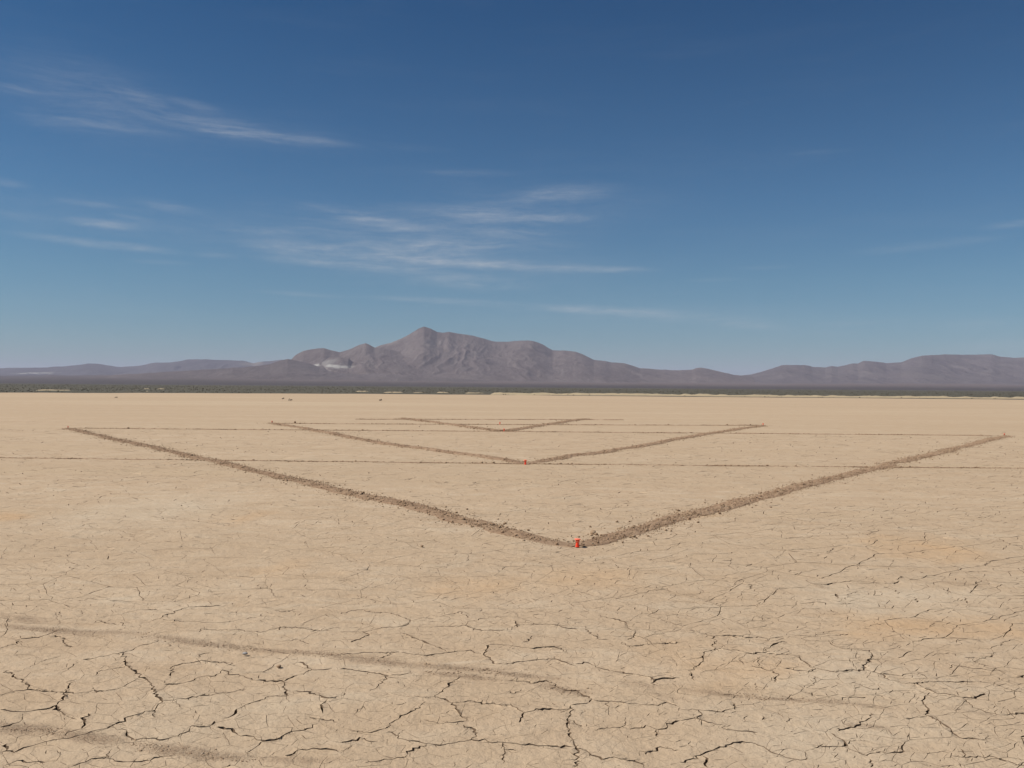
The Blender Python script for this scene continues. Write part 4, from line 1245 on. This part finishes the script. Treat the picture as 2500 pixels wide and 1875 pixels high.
stonem, tn, tb_, tpos_ = new_mat("grey_stone")
tn.put(tb_.inputs['Base Color'], tn.mix(tn.noise(tpos_, 60, 3), (0.24, 0.225, 0.21), (0.38, 0.36, 0.34)))
g = gnd(598, 1600)
o = link("grey_stone", mesh_np("grey_stone", CL_HI[3][0], CL_HI[3][1], [stonem]))
o.location = (float(g[0]), float(g[1]), .012); o.scale = (.022, .018, .018)
tag(o, "small grey stone lying just below the brown wheel track at left", 'stone')

# ------------------------------------------------------------------ red-orange markers


def flat_mat(name, colr, rough=.45, spec=.4, trans=0.0):
    m, n, b, pos = new_mat(name, rough, spec)
    n.put(b.inputs['Base Color'], n.mix(n.noise(pos, 40, 3), colr, tuple(min(1, v * 1.25 + .01) for v in colr)))
    if trans: b.inputs['Subsurface Weight'].default_value = trans; b.inputs['Subsurface Radius'].default_value = (.01, .003, .002)
    return m


redm = flat_mat("red_plastic", (0.72, 0.045, 0.010))
coralm = flat_mat("pale_coral_plastic", (0.88, 0.24, 0.13))
capm = flat_mat("pink_red_plastic", (0.85, 0.17, 0.09))


def lathe(name, prof, mat, seg=24):
    v = []
    for r_, z_ in prof:
        for i in range(seg):
            a = 2 * math.pi * i / seg; v.append((r_ * math.cos(a), r_ * math.sin(a), z_))
    f = []
    for j in range(len(prof) - 1):
        for i in range(seg):
            f.append((j * seg + i, j * seg + (i + 1) % seg, (j + 1) * seg + (i + 1) % seg, (j + 1) * seg + i))
    return mesh_np(name, np.array(v), np.array(f), [mat], smooth=True)


post_me = lathe("post", [(.0001, -.02), (.019, -.02), (.019, .0), (.0225, .003), (.0235, .012), (.0215, .022), (.0195, .034), (.0185, .046), (.0175, .056), (.018, .078), (.018, .09), (.0001, .09)], redm)
cap_me = lathe("cap", [(.018, .086), (.034, .0885), (.0395, .0905), (.041, .094), (.0395, .0975), (.030, .100), (.012, .102), (.0001, .1022)], capm)
collar_me = lathe("collar", [(.0178, .058), (.0212, .0595), (.0225, .064), (.0205, .069), (.0178, .070)], coralm)
base_me = lathe("base_flange", [(.022, .0), (.029, .0015), (.030, .0045), (.027, .0065), (.022, .0075)], redm)
rib_v = np.array([(.0165, -.0032, .058), (.0275, -.0032, .060), (.0305, -.0032, .088), (.0165, -.0032, .088), (.0165, .0032, .058), (.0275, .0032, .060), (.0305, .0032, .088), (.0165, .0032, .088)])
rib_f = np.array([(0, 1, 2, 3), (7, 6, 5, 4), (1, 5, 6, 2), (0, 3, 7, 4), (0, 4, 5, 1), (3, 2, 6, 7)])
rib_me = mesh_np("rib", rib_v, rib_f, [coralm])  # upright coral stripes around the waist, paler than the post
MARK = [(1409.5, 1335.5, 1.0, .03, "largest red plastic marker, standing at the point of the nearest V"),
        (1283, 1134, 1.15, -.06, "red plastic marker standing at the point of the middle V"),
        (1230.5, 1053.5, 1.2, .05, "small red marker standing at the point of the farthest V"),
        (1220.5, 1036.5, 1.2, .0, "tiny red marker on the thin line just behind the farthest V's point"),
        (2452, 1064, 1.0, .04, "faded red marker at the far right end of the nearest V's right arm"),
        (1863, 1038.5, 1.1, .0, "faded red marker at the right end of the middle V"),
        (664.5, 1033, 1.1, -.05, "dull red marker at the left end of the middle V"),
        (166, 1046, .9, .0, "dull red marker at the far left end of the nearest V's left arm")]
for i, (px_, py_, s, tl, lb) in enumerate(MARK):
    g = gnd(px_, py_)
    root = empty("ground_marker", (float(g[0]), float(g[1]), 0.004)); root.scale = (s,) * 3
    root.rotation_euler = (0, tl, random.uniform(0, .3) + .25)
    link("post", post_me, root); link("cap", cap_me, root); link("collar", collar_me, root); link("base_flange", base_me, root)
    for k in range(6):
        o = link("rib", rib_me, root); o.rotation_euler = (0, 0, k * math.pi / 3)
    tag(root, lb, 'marker', "red markers on the drawn lines")
    root['label'] = lb
# dark clod standing up on the second line
g = gnd(720.5, 1034.5)
o = bpy.data.objects.new("loose_clod", clod_mesh[2]); COL.objects.link(o)
o.location = (float(g[0]), float(g[1]), .09); o.scale = (.06, .05, .10); o.rotation_euler = (0, .4, 0)
tag(o, "upright dark clod on the thin line just right of the middle V's left end", 'clod')

# ------------------------------------------------------------------ air
hz = bpy.data.materials.new("haze_air"); hz.use_nodes = True
for n in list(hz.node_tree.nodes):
    if n.type != 'OUTPUT_MATERIAL': hz.node_tree.nodes.remove(n)
vol = hz.node_tree.nodes.new('ShaderNodeVolumePrincipled')
vol.inputs['Color'].default_value = (0.80, 0.80, 1.0, 1)
vol.inputs['Density'].default_value = 3.9e-5
vol.inputs['Anisotropy'].default_value = 0.0
out = [n for n in hz.node_tree.nodes if n.type == 'OUTPUT_MATERIAL'][0]
hz.node_tree.links.new(vol.outputs[0], out.inputs['Volume'])
hx, hy0, hy1, hz0, hz1 = 31000, -21000, 31000, -3.0, 640.0
bv = np.array([(a, b, c_) for c_ in (hz0, hz1) for b in (hy0, hy1) for a in (-hx, hx)])
bf = [(0, 2, 3, 1), (4, 5, 7, 6), (0, 1, 5, 4), (2, 6, 7, 3), (0, 4, 6, 2), (1, 3, 7, 5)]
o = link("haze", mesh_np("haze", bv, np.array(bf), [hz]))
tag(o, "thin blue air between the camera and the mountains", 'haze', None, 'stuff')
print('done', time.time() - T0)
